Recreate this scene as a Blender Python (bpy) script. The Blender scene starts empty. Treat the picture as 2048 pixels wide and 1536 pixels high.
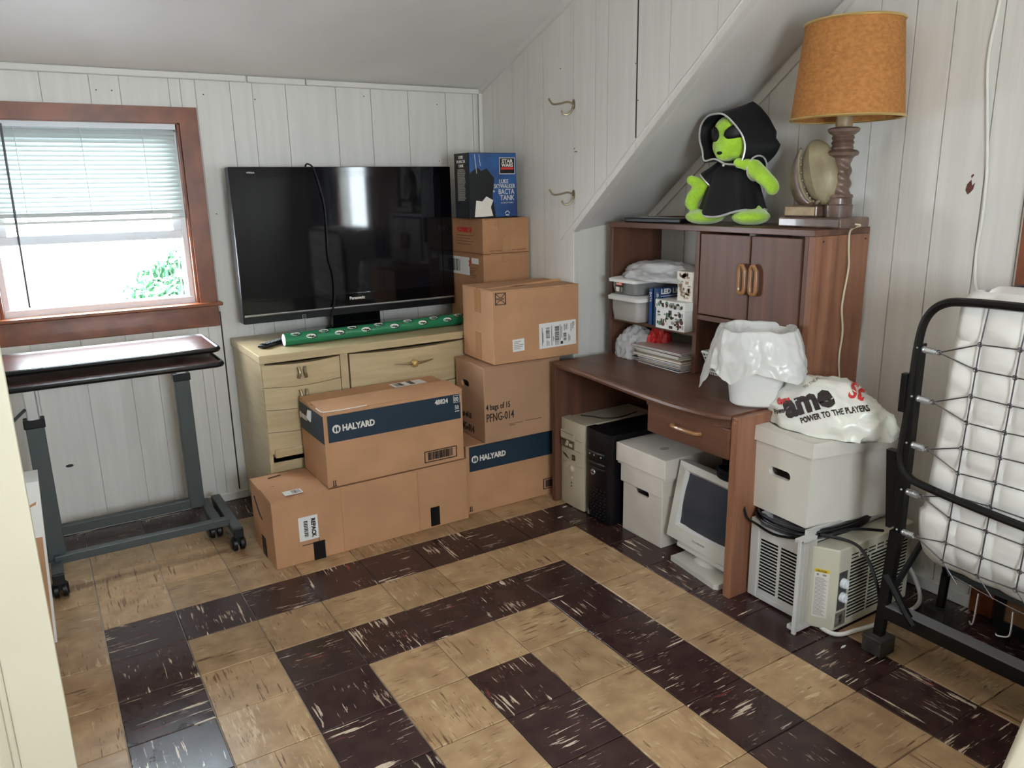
import bpy, bmesh, math, random
from mathutils import Vector, Matrix, noise
from mathutils.bvhtree import BVHTree
random.seed(7)
S = 0.24            # one floor tile in metres; every coordinate below is in tiles
SC = bpy.context.scene
COL = SC.collection

# ------------------------------------------------------------------ camera
cam_d = bpy.data.cameras.new('camera'); cam = bpy.data.objects.new('camera', cam_d); COL.objects.link(cam)
cam.location = (-0.16542*S, -12.0153*S, 6.28726*S)
cam.rotation_euler = (1.32224627, 0.0183715, -0.55741093)
cam_d.sensor_width = 36.0; cam_d.lens = 1545.44*36/2048; cam_d.clip_start = 0.02
SC.camera = cam

# ------------------------------------------------------------------ world, light, exposure
world = bpy.data.worlds.new('world'); SC.world = world; world.use_nodes = True
wb = world.node_tree.nodes['Background']
wb.inputs['Color'].default_value = (0.86, 0.93, 1.0, 1); wb.inputs['Strength'].default_value = 30.0
SC.view_settings.view_transform = 'Standard'; SC.view_settings.look = 'None'
SC.view_settings.gamma = 1.0; SC.view_settings.use_curve_mapping = False
SC.view_settings.exposure = 0.56
SC.cycles.use_denoising = True
SC.cycles.max_bounces = 6; SC.cycles.diffuse_bounces = 4; SC.cycles.glossy_bounces = 3; SC.cycles.transparent_max_bounces = 10
SC.cycles.use_adaptive_sampling = True; SC.cycles.adaptive_threshold = 0.07; SC.cycles.adaptive_min_samples = 24
SC.cycles.sample_clamp_indirect = 8.0

def area(name, loc, target, w, h, power=None, color=(1, 1, 1), portal=False):
    d = bpy.data.lights.new(name, 'AREA'); d.shape = 'RECTANGLE'; d.size = w*S; d.size_y = h*S
    o = bpy.data.objects.new(name, d); COL.objects.link(o)
    o.location = Vector(loc)*S
    o.rotation_euler = (Vector(target)-Vector(loc)).to_track_quat('-Z', 'Y').to_euler()
    d.color = color
    if portal: d.cycles.is_portal = True
    else: d.energy = power
    return o
FILL_STRENGTH = 13.0  # emission of the added warm fill lamp
XR = 11.2; YW = 4.15; XL = -4.6; YB = -16.0; ZC = 10.2; XH = 9.1
area('window_portal', (0.95, YW+0.75, 5.9), (0.95, 0, 5.9), 3.5, 3.6, portal=True)
area('window_portal', (XR+0.7, -11.3, 6.2), (0, -11.3, 6.2), 3.2, 2.8, portal=True)
area('window_portal', (2.2, YB-0.7, 6.1), (2.2, 0, 6.1), 3.8, 3.2, portal=True)

# ------------------------------------------------------------------ materials
MATS = {}
def nodes(m): return m.node_tree.nodes, m.node_tree.links
def mat(name, c, rough=0.6, metal=0.0, var=0.0, vscale=(8, 8, 8), bump=0.0, bscale=40.0, c2=None, coat=0.0,
        trans=0.0, alpha=1.0, sheen=0.0, detail=4.0, ramp=(0.35, 0.65), objrand=0.0, spec=0.5, sss=0.0, bvec=None):
    m = bpy.data.materials.new(name); m.use_nodes = True; N, L = nodes(m)
    b = N['Principled BSDF']
    b.inputs['Base Color'].default_value = (*c, 1); b.inputs['Roughness'].default_value = rough
    b.inputs['Metallic'].default_value = metal; b.inputs['Coat Weight'].default_value = coat
    b.inputs['Transmission Weight'].default_value = trans; b.inputs['Alpha'].default_value = alpha
    b.inputs['Sheen Weight'].default_value = sheen; b.inputs['Specular IOR Level'].default_value = spec
    if sss:
        b.inputs['Subsurface Weight'].default_value = sss; b.inputs['Subsurface Scale'].default_value = 0.02
    tc = N.new('ShaderNodeTexCoord')
    vec = tc.outputs['Object']
    if objrand:
        oi = N.new('ShaderNodeObjectInfo'); mp0 = N.new('ShaderNodeVectorMath'); mp0.operation = 'SCALE'
        cmb = N.new('ShaderNodeCombineXYZ')
        for k in range(3): L.new(oi.outputs['Random'], cmb.inputs[k])
        L.new(cmb.outputs[0], mp0.inputs[0]); mp0.inputs['Scale'].default_value = objrand
        ad = N.new('ShaderNodeVectorMath'); ad.operation = 'ADD'
        L.new(vec, ad.inputs[0]); L.new(mp0.outputs[0], ad.inputs[1]); vec = ad.outputs[0]
    if var or c2:
        mp = N.new('ShaderNodeMapping'); mp.inputs['Scale'].default_value = vscale; L.new(vec, mp.inputs['Vector'])
        nz = N.new('ShaderNodeTexNoise'); nz.inputs['Scale'].default_value = 1.0; nz.inputs['Detail'].default_value = detail
        L.new(mp.outputs[0], nz.inputs['Vector'])
        cr = N.new('ShaderNodeValToRGB'); cr.color_ramp.elements[0].position = ramp[0]; cr.color_ramp.elements[1].position = ramp[1]
        a = c2 if c2 else tuple(x*(1-var) for x in c)
        cr.color_ramp.elements[0].color = (*a, 1)
        cr.color_ramp.elements[1].color = (*(c if c2 else tuple(min(1, x*(1+var)) for x in c)), 1)
        L.new(nz.outputs['Fac'], cr.inputs['Fac']); L.new(cr.outputs['Color'], b.inputs['Base Color'])
    if bump:
        nb = N.new('ShaderNodeTexNoise'); nb.inputs['Scale'].default_value = bscale; nb.inputs['Detail'].default_value = 3
        if bvec:
            mb_ = N.new('ShaderNodeMapping'); mb_.inputs['Scale'].default_value = bvec
            L.new(vec, mb_.inputs['Vector']); L.new(mb_.outputs[0], nb.inputs['Vector'])
        else: L.new(vec, nb.inputs['Vector'])
        bp = N.new('ShaderNodeBump'); bp.inputs['Strength'].default_value = bump; bp.inputs['Distance'].default_value = 0.01
        L.new(nb.outputs['Fac'], bp.inputs['Height']); L.new(bp.outputs['Normal'], b.inputs['Normal'])
    MATS[name] = m
    return m
def wood(name, c, dark, axis, rough=0.45, coat=0.0):
    sc = [26.0, 26.0, 26.0]; sc[axis] = 1.6
    return mat(name, c, rough, c2=dark, vscale=tuple(sc), detail=6, ramp=(0.3, 0.68), bump=0.05, bscale=1.0, bvec=tuple(x*3 for x in sc), coat=coat, objrand=3.0)

def tile_mat(name, base, base2, streaks, rough):
    m = bpy.data.materials.new(name); m.use_nodes = True; N, L = nodes(m); b = N['Principled BSDF']
    tc = N.new('ShaderNodeTexCoord'); oi = N.new('ShaderNodeObjectInfo')
    cmb = N.new('ShaderNodeCombineXYZ')
    mu = N.new('ShaderNodeMath'); mu.operation = 'MULTIPLY'; mu.inputs[1].default_value = 37.0; L.new(oi.outputs['Random'], mu.inputs[0])
    mu2 = N.new('ShaderNodeMath'); mu2.operation = 'MULTIPLY'; mu2.inputs[1].default_value = 91.0; L.new(oi.outputs['Random'], mu2.inputs[0])
    L.new(mu.outputs[0], cmb.inputs[0]); L.new(mu2.outputs[0], cmb.inputs[1]); L.new(mu.outputs[0], cmb.inputs[2])
    ad = N.new('ShaderNodeVectorMath'); L.new(tc.outputs['Object'], ad.inputs[0]); L.new(cmb.outputs[0], ad.inputs[1])
    # clouding
    n0 = N.new('ShaderNodeTexNoise'); n0.inputs['Scale'].default_value = 14; n0.inputs['Detail'].default_value = 5
    L.new(ad.outputs[0], n0.inputs['Vector'])
    cr = N.new('ShaderNodeValToRGB'); cr.color_ramp.elements[0].position = .35; cr.color_ramp.elements[1].position = .7
    cr.color_ramp.elements[0].color = (*base, 1); cr.color_ramp.elements[1].color = (*base2, 1); L.new(n0.outputs['Fac'], cr.inputs['Fac'])
    col = cr.outputs['Color']
    for k, (sc, thr, wd, c) in enumerate(streaks):
        off = N.new('ShaderNodeVectorMath'); off.inputs[1].default_value = (13.1*k, 7.7*k, 3.3*k); L.new(ad.outputs[0], off.inputs[0])
        mp = N.new('ShaderNodeMapping'); mp.inputs['Scale'].default_value = (sc[0], sc[1], 1); mp.inputs['Rotation'].default_value = (0, 0, 0.06*(k-1))
        L.new(off.outputs[0], mp.inputs['Vector'])
        nz = N.new('ShaderNodeTexNoise'); nz.inputs['Scale'].default_value = 1; nz.inputs['Detail'].default_value = 5; nz.inputs['Distortion'].default_value = .3
        nz.inputs['Roughness'].default_value = .62
        L.new(mp.outputs[0], nz.inputs['Vector'])
        lf = N.new('ShaderNodeTexNoise'); lf.inputs['Scale'].default_value = 9; lf.inputs['Detail'].default_value = 1; L.new(off.outputs[0], lf.inputs['Vector'])
        ma = N.new('ShaderNodeMath'); ma.operation = 'MULTIPLY_ADD'; ma.inputs[1].default_value = .45; L.new(lf.outputs['Fac'], ma.inputs[0]); L.new(nz.outputs['Fac'], ma.inputs[2])
        r = N.new('ShaderNodeMapRange'); thr += .275; r.inputs['From Min'].default_value = thr; r.inputs['From Max'].default_value = thr+wd; L.new(ma.outputs[0], r.inputs['Value'])
        mx = N.new('ShaderNodeMix'); mx.data_type = 'RGBA'; L.new(r.outputs[0], mx.inputs['Factor']); L.new(col, mx.inputs['A']); mx.inputs['B'].default_value = (*c, 1)
        col = mx.outputs['Result']
    hs = N.new('ShaderNodeHueSaturation')
    vr = N.new('ShaderNodeMapRange'); vr.inputs['To Min'].default_value = .86; vr.inputs['To Max'].default_value = 1.14; L.new(oi.outputs['Random'], vr.inputs['Value'])
    L.new(vr.outputs[0], hs.inputs['Value']); L.new(col, hs.inputs['Color'])
    L.new(hs.outputs['Color'], b.inputs['Base Color'])
    b.inputs['Roughness'].default_value = rough
    return m
M_DARKT = tile_mat('dark_tile', (.036, .016, .015), (.060, .029, .026),
    [((7, 50), .66, .05, (.20, .045, .04)), ((6, 92), .60, .015, (.62, .50, .38)), ((18, 150), .625, .02, (.36, .27, .20))], .25)
M_LIGHTT = tile_mat('tan_tile', (.345, .215, .112), (.49, .33, .18),
    [((14, 90), .56, .10, (.58, .43, .26)), ((6, 95), .595, .025, (.17, .09, .045)), ((18, 170), .615, .03, (.14, .075, .04))], .30)
M_WALL = mat('painted_panel', (.72, .70, .655), .5, var=.035, vscale=(30, 30, 2), bump=.12, bscale=1.0, bvec=(60, 60, 3), objrand=5)
M_WALLG = mat('painted_backing', (.66, .64, .60), .6)
M_CEIL = mat('painted_ceiling', (.74, .72, .69), .38, var=.03, vscale=(3, 3, 3), bump=.15, bscale=5)
M_TRIM = mat('painted_trim', (.70, .68, .64), .4, bump=.05, bscale=30)
M_CASE = mat('stained_casing', (.25, .070, .020), .35, c2=(.14, .036, .011), vscale=(9, 9, 9), detail=6, coat=.1)
M_VINYL = mat('white_vinyl', (.72, .76, .80), .35)
M_SLAT = mat('blind_slat', (.78, .80, .78), .45, sss=0)
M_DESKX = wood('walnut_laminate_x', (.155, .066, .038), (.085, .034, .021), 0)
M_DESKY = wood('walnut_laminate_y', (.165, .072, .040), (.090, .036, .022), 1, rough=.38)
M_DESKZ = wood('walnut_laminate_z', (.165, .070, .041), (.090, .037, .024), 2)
M_DESKLIT = wood('walnut_laminate_lit', (.33, .150, .082), (.20, .082, .044), 2)  # lit copy of the laminate: light on the right-hand sides painted in
M_OAKH = mat('oak_handle', (.33, .15, .055), .35, coat=.4)
M_DRESS = mat('blond_wood', (.55, .43, .25), .42, c2=(.47, .36, .20), vscale=(5, 5, 40), detail=6, coat=.15)
M_CARD = mat('cardboard', (.50, .265, .135), .75, var=.07, vscale=(6, 6, 6), bump=.05, bscale=120)
M_CARD2 = mat('cardboard_pale', (.43, .245, .14), .78, var=.06, vscale=(5, 5, 5), bump=.05, bscale=120)
M_CARD3 = mat('cardboard_brown', (.42, .21, .10), .75, var=.10, vscale=(5, 5, 5), bump=.05, bscale=120)
M_TAPE = mat('packing_tape', (.42, .22, .10), .25)
M_NAVY = mat('navy_print', (.012, .030, .052), .5)
M_BLK = mat('black_plastic', (.005, .005, .006), .38, spec=.35)
M_INK = mat('black_ink', (.03, .02, .018), .6)
M_BLKM = mat('black_enamel_steel', (.005, .005, .005), .32, spec=.35)
M_GLOSS = mat('piano_black', (.003, .003, .004), .06, spec=.4)
M_SCREEN = mat('tv_glass', (.006, .006, .008), .05, spec=.42)
M_SILVER = mat('silver_plastic', (.55, .55, .56), .25, metal=.8)
M_WHITE = mat('white_paper', (.78, .77, .74), .6)
M_PRINTW = mat('white_print', (.75, .70, .63), .6)
M_WBOX = mat('white_fibreboard', (.70, .66, .59), .7, var=.05, vscale=(4, 4, 4))
M_WBOXD = mat('dusty_fibreboard', (.66, .60, .53), .75, var=.10, vscale=(4, 4, 4))
M_BEIGE = mat('beige_plastic', (.52, .46, .34), .45, var=.04, vscale=(6, 6, 6))
M_MON = mat('putty_plastic', (.58, .56, .50), .4)
M_CRT = mat('crt_glass', (.035, .045, .06), .12, spec=.6)
M_ACB = mat('grey_enamel', (.58, .57, .55), .4)
M_ACP = mat('pleated_vinyl', (.50, .48, .42), .6)
M_ACF = mat('yellowed_plastic', (.60, .57, .45), .4, var=.04, vscale=(5, 5, 5))
M_SHADE = mat('burlap_shade', (.50, .215, .055), .8, c2=(.38, .150, .035), vscale=(60, 60, 90), bump=.4, bscale=1, bvec=(120, 120, 160), trans=0)
M_GOLD = mat('gilt_band', (.75, .55, .22), .3, metal=.8)
M_LAMPB = mat('bronzed_plaster', (.20, .125, .09), .4, c2=(.10, .06, .045), vscale=(14, 14, 14), coat=.3)
M_HELM = mat('tarnished_brass_paint', (.36, .31, .19), .45, c2=(.24, .19, .115), vscale=(12, 12, 12))
M_WAX = mat('candle_wax', (.42, .31, .17), .45, c2=(.30, .20, .10), vscale=(20, 20, 20))
M_GREEN = mat('lime_plush', (.42, .72, .035), .95, sheen=.8, var=.12, vscale=(20, 20, 20), bump=.5, bscale=160)
M_ROBE = mat('black_satin', (.006, .006, .007), .6, sheen=.06, spec=.3)
M_PIPE = mat('silver_piping', (.70, .70, .70), .35, metal=.5)
M_DGREY = mat('grey_painted_steel', (.060, .072, .072), .45)
M_CHROME = mat('zinc_steel', (.62, .62, .62), .28, metal=.9)
M_TABT = mat('cherry_tabletop', (.085, .024, .018), .24, c2=(.05, .014, .011), vscale=(2, 14, 14), spec=1.0)
M_MATT = mat('cream_ticking', (.76, .74, .70), .85, var=.03, vscale=(10, 10, 10), bump=.05, bscale=200)
M_BAGW = mat('white_polythene', (.86, .86, .84), .32, sss=.25)
M_RED = mat('red_print', (.62, .03, .03), .4)
M_BRASS = mat('aged_brass', (.30, .24, .15), .35, metal=.7)
M_DOOR = mat('cream_gloss_paint', (.62, .565, .43), .38, var=.02, vscale=(4, 4, 4), bump=.04, bscale=14)
M_CORD = mat('ivory_cord', (.62, .55, .38), .5)
M_WCORD = mat('white_cable', (.80, .79, .74), .45)
M_BLUE = mat('blue_print', (.010, .045, .16), .45, c2=(.02, .10, .30), vscale=(6, 6, 6))
M_NAVYB = mat('blue_book_cloth', (.015, .06, .17), .5)
M_GREY = mat('smoke_plastic', (.28, .29, .29), .3)
M_GWRAP = mat('green_wrap', (.025, .22, .095), .25)
M_LEAF = mat('leaf_green', (.030, .105, .045), .6, var=.5, vscale=(9, 9, 9))
M_BARK = mat('bark', (.10, .07, .05), .9)
M_SIDING = mat('white_siding', (.85, .85, .85), .6)
M_GRASS = mat('pale_paving', (.50, .52, .54), .9)
M_RUST = mat('bare_wood_chip', (.12, .04, .03), .8)
M_YEL = mat('yellow_print', (.75, .55, .04), .5)
M_CURT = mat('grey_curtain', (.22, .22, .25), .9)
def clearmat(name, c, tr, rough=.2, gl=.15):
    m = bpy.data.materials.new(name); m.use_nodes = True; N, L = nodes(m); N.remove(N['Principled BSDF'])
    out = N['Material Output']; t = N.new('ShaderNodeBsdfTransparent'); t.inputs[0].default_value = (*c, 1)
    p = N.new('ShaderNodeBsdfPrincipled'); p.inputs['Base Color'].default_value = (*c, 1); p.inputs['Roughness'].default_value = rough
    mx = N.new('ShaderNodeMixShader'); mx.inputs[0].default_value = 1-tr; L.new(t.outputs[0], mx.inputs[1]); L.new(p.outputs[0], mx.inputs[2]); L.new(mx.outputs[0], out.inputs[0])
    return m
def translucent(name, c, tfac=.35, rough=.4):
    m = bpy.data.materials.new(name); m.use_nodes = True; N, L = nodes(m); p = N['Principled BSDF']; out = N['Material Output']
    p.inputs['Base Color'].default_value = (*c, 1); p.inputs['Roughness'].default_value = rough
    t = N.new('ShaderNodeBsdfTranslucent'); t.inputs[0].default_value = (*c, 1)
    mx = N.new('ShaderNodeMixShader'); mx.inputs[0].default_value = tfac; L.new(p.outputs[0], mx.inputs[1]); L.new(t.outputs[0], mx.inputs[2]); L.new(mx.outputs[0], out.inputs[0])
    return m
M_GLASS = clearmat('window_glass', (.96, .98, .98), .93, .03)
M_TUB = clearmat('clear_polypropylene', (.86, .84, .82), .66, .3)
M_TUBG = clearmat('grey_tinted_plastic', (.42, .42, .42), .45, .3)
M_FILM = clearmat('thin_white_film', (.88, .88, .88), .45, .25)
M_SLATT = translucent('translucent_slat', (.60, .64, .62), .03)
M_BAGT = translucent('bin_liner_film', (.88, .88, .86), .3, .22)

# ------------------------------------------------------------------ geometry helpers
class MB:
    def __init__(s): s.b = bmesh.new()
    def box(s, x0, x1, y0, y1, z0, z1, bev=0.0, seg=2, M=None):
        vs = [s.b.verts.new(v) for v in ((x0,y0,z0),(x1,y0,z0),(x1,y1,z0),(x0,y1,z0),(x0,y0,z1),(x1,y0,z1),(x1,y1,z1),(x0,y1,z1))]
        fs = [s.b.faces.new([vs[i] for i in f]) for f in ((0,3,2,1),(4,5,6,7),(0,1,5,4),(1,2,6,5),(2,3,7,6),(3,0,4,7))]
        if bev:
            es = list({e for f in fs for e in f.edges})
            r = bmesh.ops.bevel(s.b, geom=es, offset=bev, segments=seg, affect='EDGES', profile=.5)
            vs = list({v for f in r['faces'] for v in f.verts} | {v for v in vs if v.is_valid})
        if M is not None: bmesh.ops.transform(s.b, matrix=M, verts=vs)
        return s
    def hexa(s, p):
        vs = [s.b.verts.new(v) for v in p]
        for f in ((0,3,2,1),(4,5,6,7),(0,1,5,4),(1,2,6,5),(2,3,7,6),(3,0,4,7)): s.b.faces.new([vs[i] for i in f])
        return s
    def poly(s, pts):
        s.b.faces.new([s.b.verts.new(p) for p in pts]); return s
    def prism(s, pts, d):
        d = Vector(d); a = [s.b.verts.new(p) for p in pts]; c = [s.b.verts.new(Vector(p)+d) for p in pts]; n = len(a)
        s.b.faces.new(a); s.b.faces.new(c[::-1])
        for i in range(n): s.b.faces.new((a[i], c[i], c[(i+1) % n], a[(i+1) % n]))
        return s
    def tube(s, path, r, seg=8, closed=False, cap=True, rs=None):
        P = [Vector(p) for p in path]; n = len(P); rings = []; up = None
        for i, p in enumerate(P):
            a = P[i-1] if (i > 0 or closed) else p; c = P[(i+1) % n] if (i < n-1 or closed) else p
            t = (c-a); t = t.normalized() if t.length > 1e-9 else Vector((0, 0, 1))
            if up is None: up = Vector((0, 0, 1)) if abs(t.z) < .9 else Vector((1, 0, 0))
            u = t.cross(up)
            if u.length < 1e-6: u = t.orthogonal()
            u.normalize(); w = u.cross(t).normalized(); up = w
            rr = rs[i] if rs else r
            rings.append([s.b.verts.new(p + (u*math.cos(2*math.pi*k/seg)+w*math.sin(2*math.pi*k/seg))*rr) for k in range(seg)])
        for i in range(n if closed else n-1):
            A, B = rings[i], rings[(i+1) % n]
            for k in range(seg): s.b.faces.new((A[k], A[(k+1) % seg], B[(k+1) % seg], B[k]))
        if cap and not closed: s.b.faces.new(rings[0][::-1]); s.b.faces.new(rings[-1])
        return s
    def lathe(s, prof, c=(0, 0, 0), seg=32, axis='z', cap=True, fn=None, M=None):
        c = Vector(c); rings = []; new = []
        for r, h in prof:
            ring = []
            for k in range(seg):
                a = 2*math.pi*k/seg; rr = r*(fn(a, h) if fn else 1)
                v = Vector((rr*math.cos(a), rr*math.sin(a), h))
                if axis == 'x': v = Vector((v.z, v.x, v.y))
                if axis == 'y': v = Vector((v.x, v.z, v.y))
                if M is not None: v = M @ v
                ring.append(s.b.verts.new(v+c))
            rings.append(ring)
        for A, B in zip(rings, rings[1:]):
            for k in range(seg): s.b.faces.new((A[k], A[(k+1) % seg], B[(k+1) % seg], B[k]))
        if cap:
            if prof[0][0] > 1e-6: s.b.faces.new(rings[0][::-1])
            if prof[-1][0] > 1e-6: s.b.faces.new(rings[-1])
        return s
    def sph(s, c, r, seg=16, ring=10, M=None):
        c = Vector(c); r = Vector(r) if hasattr(r, '__len__') else Vector((r, r, r))
        g = bmesh.ops.create_uvsphere(s.b, u_segments=seg, v_segments=ring, radius=1)
        T = Matrix.Translation(c) @ (M.to_4x4() if M is not None else Matrix()) @ Matrix.Diagonal((*r, 1))
        bmesh.ops.transform(s.b, matrix=T, verts=g['verts']); return s
    def grid(s, f, nu, nv, closeu=False):
        V = [[s.b.verts.new(f(i/(nu if closeu else nu-1), j/(nv-1))) for j in range(nv)] for i in range(nu)]
        for i in range(nu if closeu else nu-1):
            for j in range(nv-1):
                s.b.faces.new((V[i][j], V[(i+1) % nu][j], V[(i+1) % nu][j+1], V[i][j+1]))
        return s

ORG = {}
def mesh_of(name, mb, mat_, org, smooth=False, solid=0.0, angle=35):
    b = mb.b
    if solid:
        bmesh.ops.recalc_face_normals(b, faces=b.faces); bmesh.ops.solidify(b, geom=list(b.faces), thickness=solid)
    bmesh.ops.recalc_face_normals(b, faces=b.faces)
    o = Vector(org)
    for v in b.verts: v.co = (v.co-o)*S
    me = bpy.data.meshes.new(name); b.to_mesh(me); b.free()
    me.materials.append(mat_)
    if smooth:
        for p in me.polygons: p.use_smooth = True
        try: me.set_sharp_from_angle(angle=math.radians(angle))
        except Exception: pass
    return me
def part(name, mb, mat_, parent, label=None, stuff=False, **k):
    org = ORG[parent.name]
    o = bpy.data.objects.new(name, mesh_of(name, mb, mat_, org, **k)); COL.objects.link(o); o.parent = parent
    ORG[o.name] = org
    if label: o['label'] = label
    if stuff: o['kind'] = 'stuff'
    return o
def tag(o, label, cat, group=None):
    o['label'] = label; o['category'] = cat
    if group: o['group'] = group
    return o
def thing(name, label, cat, loc, rot=None, group=None):
    o = bpy.data.objects.new(name, None); COL.objects.link(o); o.empty_display_size = .05
    o.location = Vector(loc)*S
    if rot is not None:
        o.rotation_euler = rot if hasattr(rot, '__len__') else (0, 0, rot); ORG[o.name] = (0, 0, 0)
    else: ORG[o.name] = tuple(loc)
    return tag(o, label, cat, group)
def single(name, mb, mat_, label, cat, base, group=None, **k):
    o = bpy.data.objects.new(name, mesh_of(name, mb, mat_, base, **k)); COL.objects.link(o); o.location = Vector(base)*S
    ORG[o.name] = tuple(base)
    return tag(o, label, cat, group)
def struct(name, mb=None, mat_=None, base=(0, 0, 0), **k):
    if mb is None: o = bpy.data.objects.new(name, None)
    else: o = bpy.data.objects.new(name, mesh_of(name, mb, mat_, base, **k))
    COL.objects.link(o); o.location = Vector(base)*S; ORG[o.name] = tuple(base); o['kind'] = 'structure'
    return o
def cut(o, cutters):
    """carve real holes into a mesh object (cutters in the same coordinates as the part's)"""
    tmp = bpy.data.objects.new('tmp_cut', mesh_of('tmp_cut', cutters, o.data.materials[0], ORG[o.name])); COL.objects.link(tmp)
    if o.parent: tmp.parent = o.parent
    else: tmp.location = o.location
    bpy.context.view_layer.update()
    md = o.modifiers.new('b', 'BOOLEAN'); md.operation = 'DIFFERENCE'; md.object = tmp; md.solver = 'EXACT'
    dg = bpy.context.evaluated_depsgraph_get(); me = bpy.data.meshes.new_from_object(o.evaluated_get(dg))
    o.modifiers.clear(); o.data = me; bpy.data.objects.remove(tmp)
def remesh(mb, voxel=.03, smooth=3):
    me = bpy.data.meshes.new('t'); mb.b.to_mesh(me); mb.b.free(); o = bpy.data.objects.new('t', me); COL.objects.link(o)
    md = o.modifiers.new('r', 'REMESH'); md.mode = 'VOXEL'; md.voxel_size = voxel
    if smooth:
        m2 = o.modifiers.new('s', 'SMOOTH'); m2.iterations = smooth; m2.factor = .6
    dg = bpy.context.evaluated_depsgraph_get(); r = bpy.data.meshes.new_from_object(o.evaluated_get(dg))
    n = MB(); n.b.from_mesh(r); bpy.data.objects.remove(o); return n
def text_mb(body, size, O, U, V, align='LEFT', bold=0.0, depth=.004, sx=1.0, dense=False):
    """lettering laid on the plane through O with axes U (reading direction) and V (up)"""
    cu = bpy.data.curves.new('t', 'FONT'); cu.body = body; cu.size = size; cu.align_x = align; cu.offset = bold
    cu.extrude = depth if not dense else 0.0; cu.resolution_u = 2
    o = bpy.data.objects.new('t', cu); COL.objects.link(o)
    dg = bpy.context.evaluated_depsgraph_get(); me = bpy.data.meshes.new_from_object(o.evaluated_get(dg)); bpy.data.objects.remove(o)
    n = MB(); n.b.from_mesh(me)
    U = Vector(U).normalized(); V = Vector(V).normalized(); W = U.cross(V); O = Vector(O)
    for v in n.b.verts: v.co = O + U*v.co.x*sx + V*v.co.y + W*v.co.z
    return n
def frame_box(mb, O, U, V, u0, u1, v0, v1, t=.012):
    U = Vector(U).normalized(); V = Vector(V).normalized(); W = U.cross(V); O = Vector(O)
    p = [O+U*u+V*v for u, v in ((u0, v0), (u1, v0), (u1, v1), (u0, v1))]
    mb.prism(p, W*t); return mb
def barcode(mb, O, U, V, u0, u1, v0, v1, n=18, seed=1, t=.02):
    r = random.Random(seed); x = u0
    st = (u1-u0)/n
    for i in range(n):
        w = st*r.choice((.25, .45, .7)); frame_box(mb, O, U, V, x, x+w, v0, v1, t); x += st
    return mb
def outline(mb, O, U, V, u0, u1, v0, v1, w=.02, t=.014):
    frame_box(mb, O, U, V, u0, u1, v0, v0+w, t); frame_box(mb, O, U, V, u0, u1, v1-w, v1, t)
    frame_box(mb, O, U, V, u0, u0+w, v0+w, v1-w, t); frame_box(mb, O, U, V, u1-w, u1, v0+w, v1-w, t); return mb
def smoothpath(pts, n=6):
    P = [Vector(p) for p in pts]; out = []
    for i in range(len(P)-1):
        a = P[max(i-1, 0)]; b = P[i]; c = P[i+1]; d = P[min(i+2, len(P)-1)]
        for k in range(n):
            t = k/n; out.append(.5*((2*b)+(c-a)*t+(2*a-5*b+4*c-d)*t*t+(3*b-a-3*c+d)*t**3))
    out.append(P[-1]); return out

# ------------------------------------------------------------------ floor
floor = struct('floor', MB().box(XL-.3, XR+.3, YB-.3, YW+.3, -.6, -.03), M_WALLG, (0, 0, 0))
def is_dark(i, v):
    if v < -3: return True
    if i >= 9:
        if i == 9 and v >= 6: return False
        return True
    if v < 0: return False
    if i < 0: return False if i >= -3 else True
    return min(i, v, 8-i) % 2 == 0
def tile_mesh(name, m, w=1.0, h=1.0):
    g = .006; c = .008; mb = MB()
    b = [(g, g), (w-g, g), (w-g, h-g), (g, h-g)]; t = [(g+c, g+c), (w-g-c, g+c), (w-g-c, h-g-c), (g+c, h-g-c)]
    lo = [mb.b.verts.new((x-.5, y-.5, -.03)) for x, y in b]; md = [mb.b.verts.new((x-.5, y-.5, -c)) for x, y in b]; up = [mb.b.verts.new((x-.5, y-.5, 0)) for x, y in t]
    mb.b.faces.new(lo[::-1]); mb.b.faces.new(up)
    for A, B in ((lo, md), (md, up)):
        for k in range(4): mb.b.faces.new((A[k], A[(k+1) % 4], B[(k+1) % 4], B[k]))
    return mesh_of(name, mb, m, (0, 0, 0))
TM = {True: tile_mesh('floor_tile', M_DARKT), False: tile_mesh('floor_tile', M_LIGHTT)}
cnt = 0; rest = {True: MB(), False: MB()}
for i in range(-4, 11):
    for v in range(-4, 16):
        d = is_dark(i, v)
        if v <= 11 and cnt < 300 and i >= -4 and not (i < -1 and v > 6):
            o = bpy.data.objects.new('floor_tile', TM[d]); COL.objects.link(o); o.parent = floor
            ang = ((i+v) % 2)
            if random.random() < .12: ang ^= 1
            o.location = ((i+.5)*S, (-v-.5)*S, random.uniform(-.0002, .0002)); o.rotation_euler = (0, 0, ang*math.pi/2 + random.choice((0, math.pi)))
            cnt += 1
        else: rest[d].box(i+.006, i+.994, -v-.994, -v-.006, -.03, 0)
for d, m in ((True, M_DARKT), (False, M_LIGHTT)):
    part('outer_tiles', rest[d], m, floor, stuff=True)
e = MB().box(XL, -4, YB, YW, -.03, -.001); e.box(-4, XR, YW-.15, YW, -.03, -.004); e.box(11, XR, YB, YW, -.03, -.004)
part('border_tiles', e, M_DARKT, floor, stuff=True)

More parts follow.
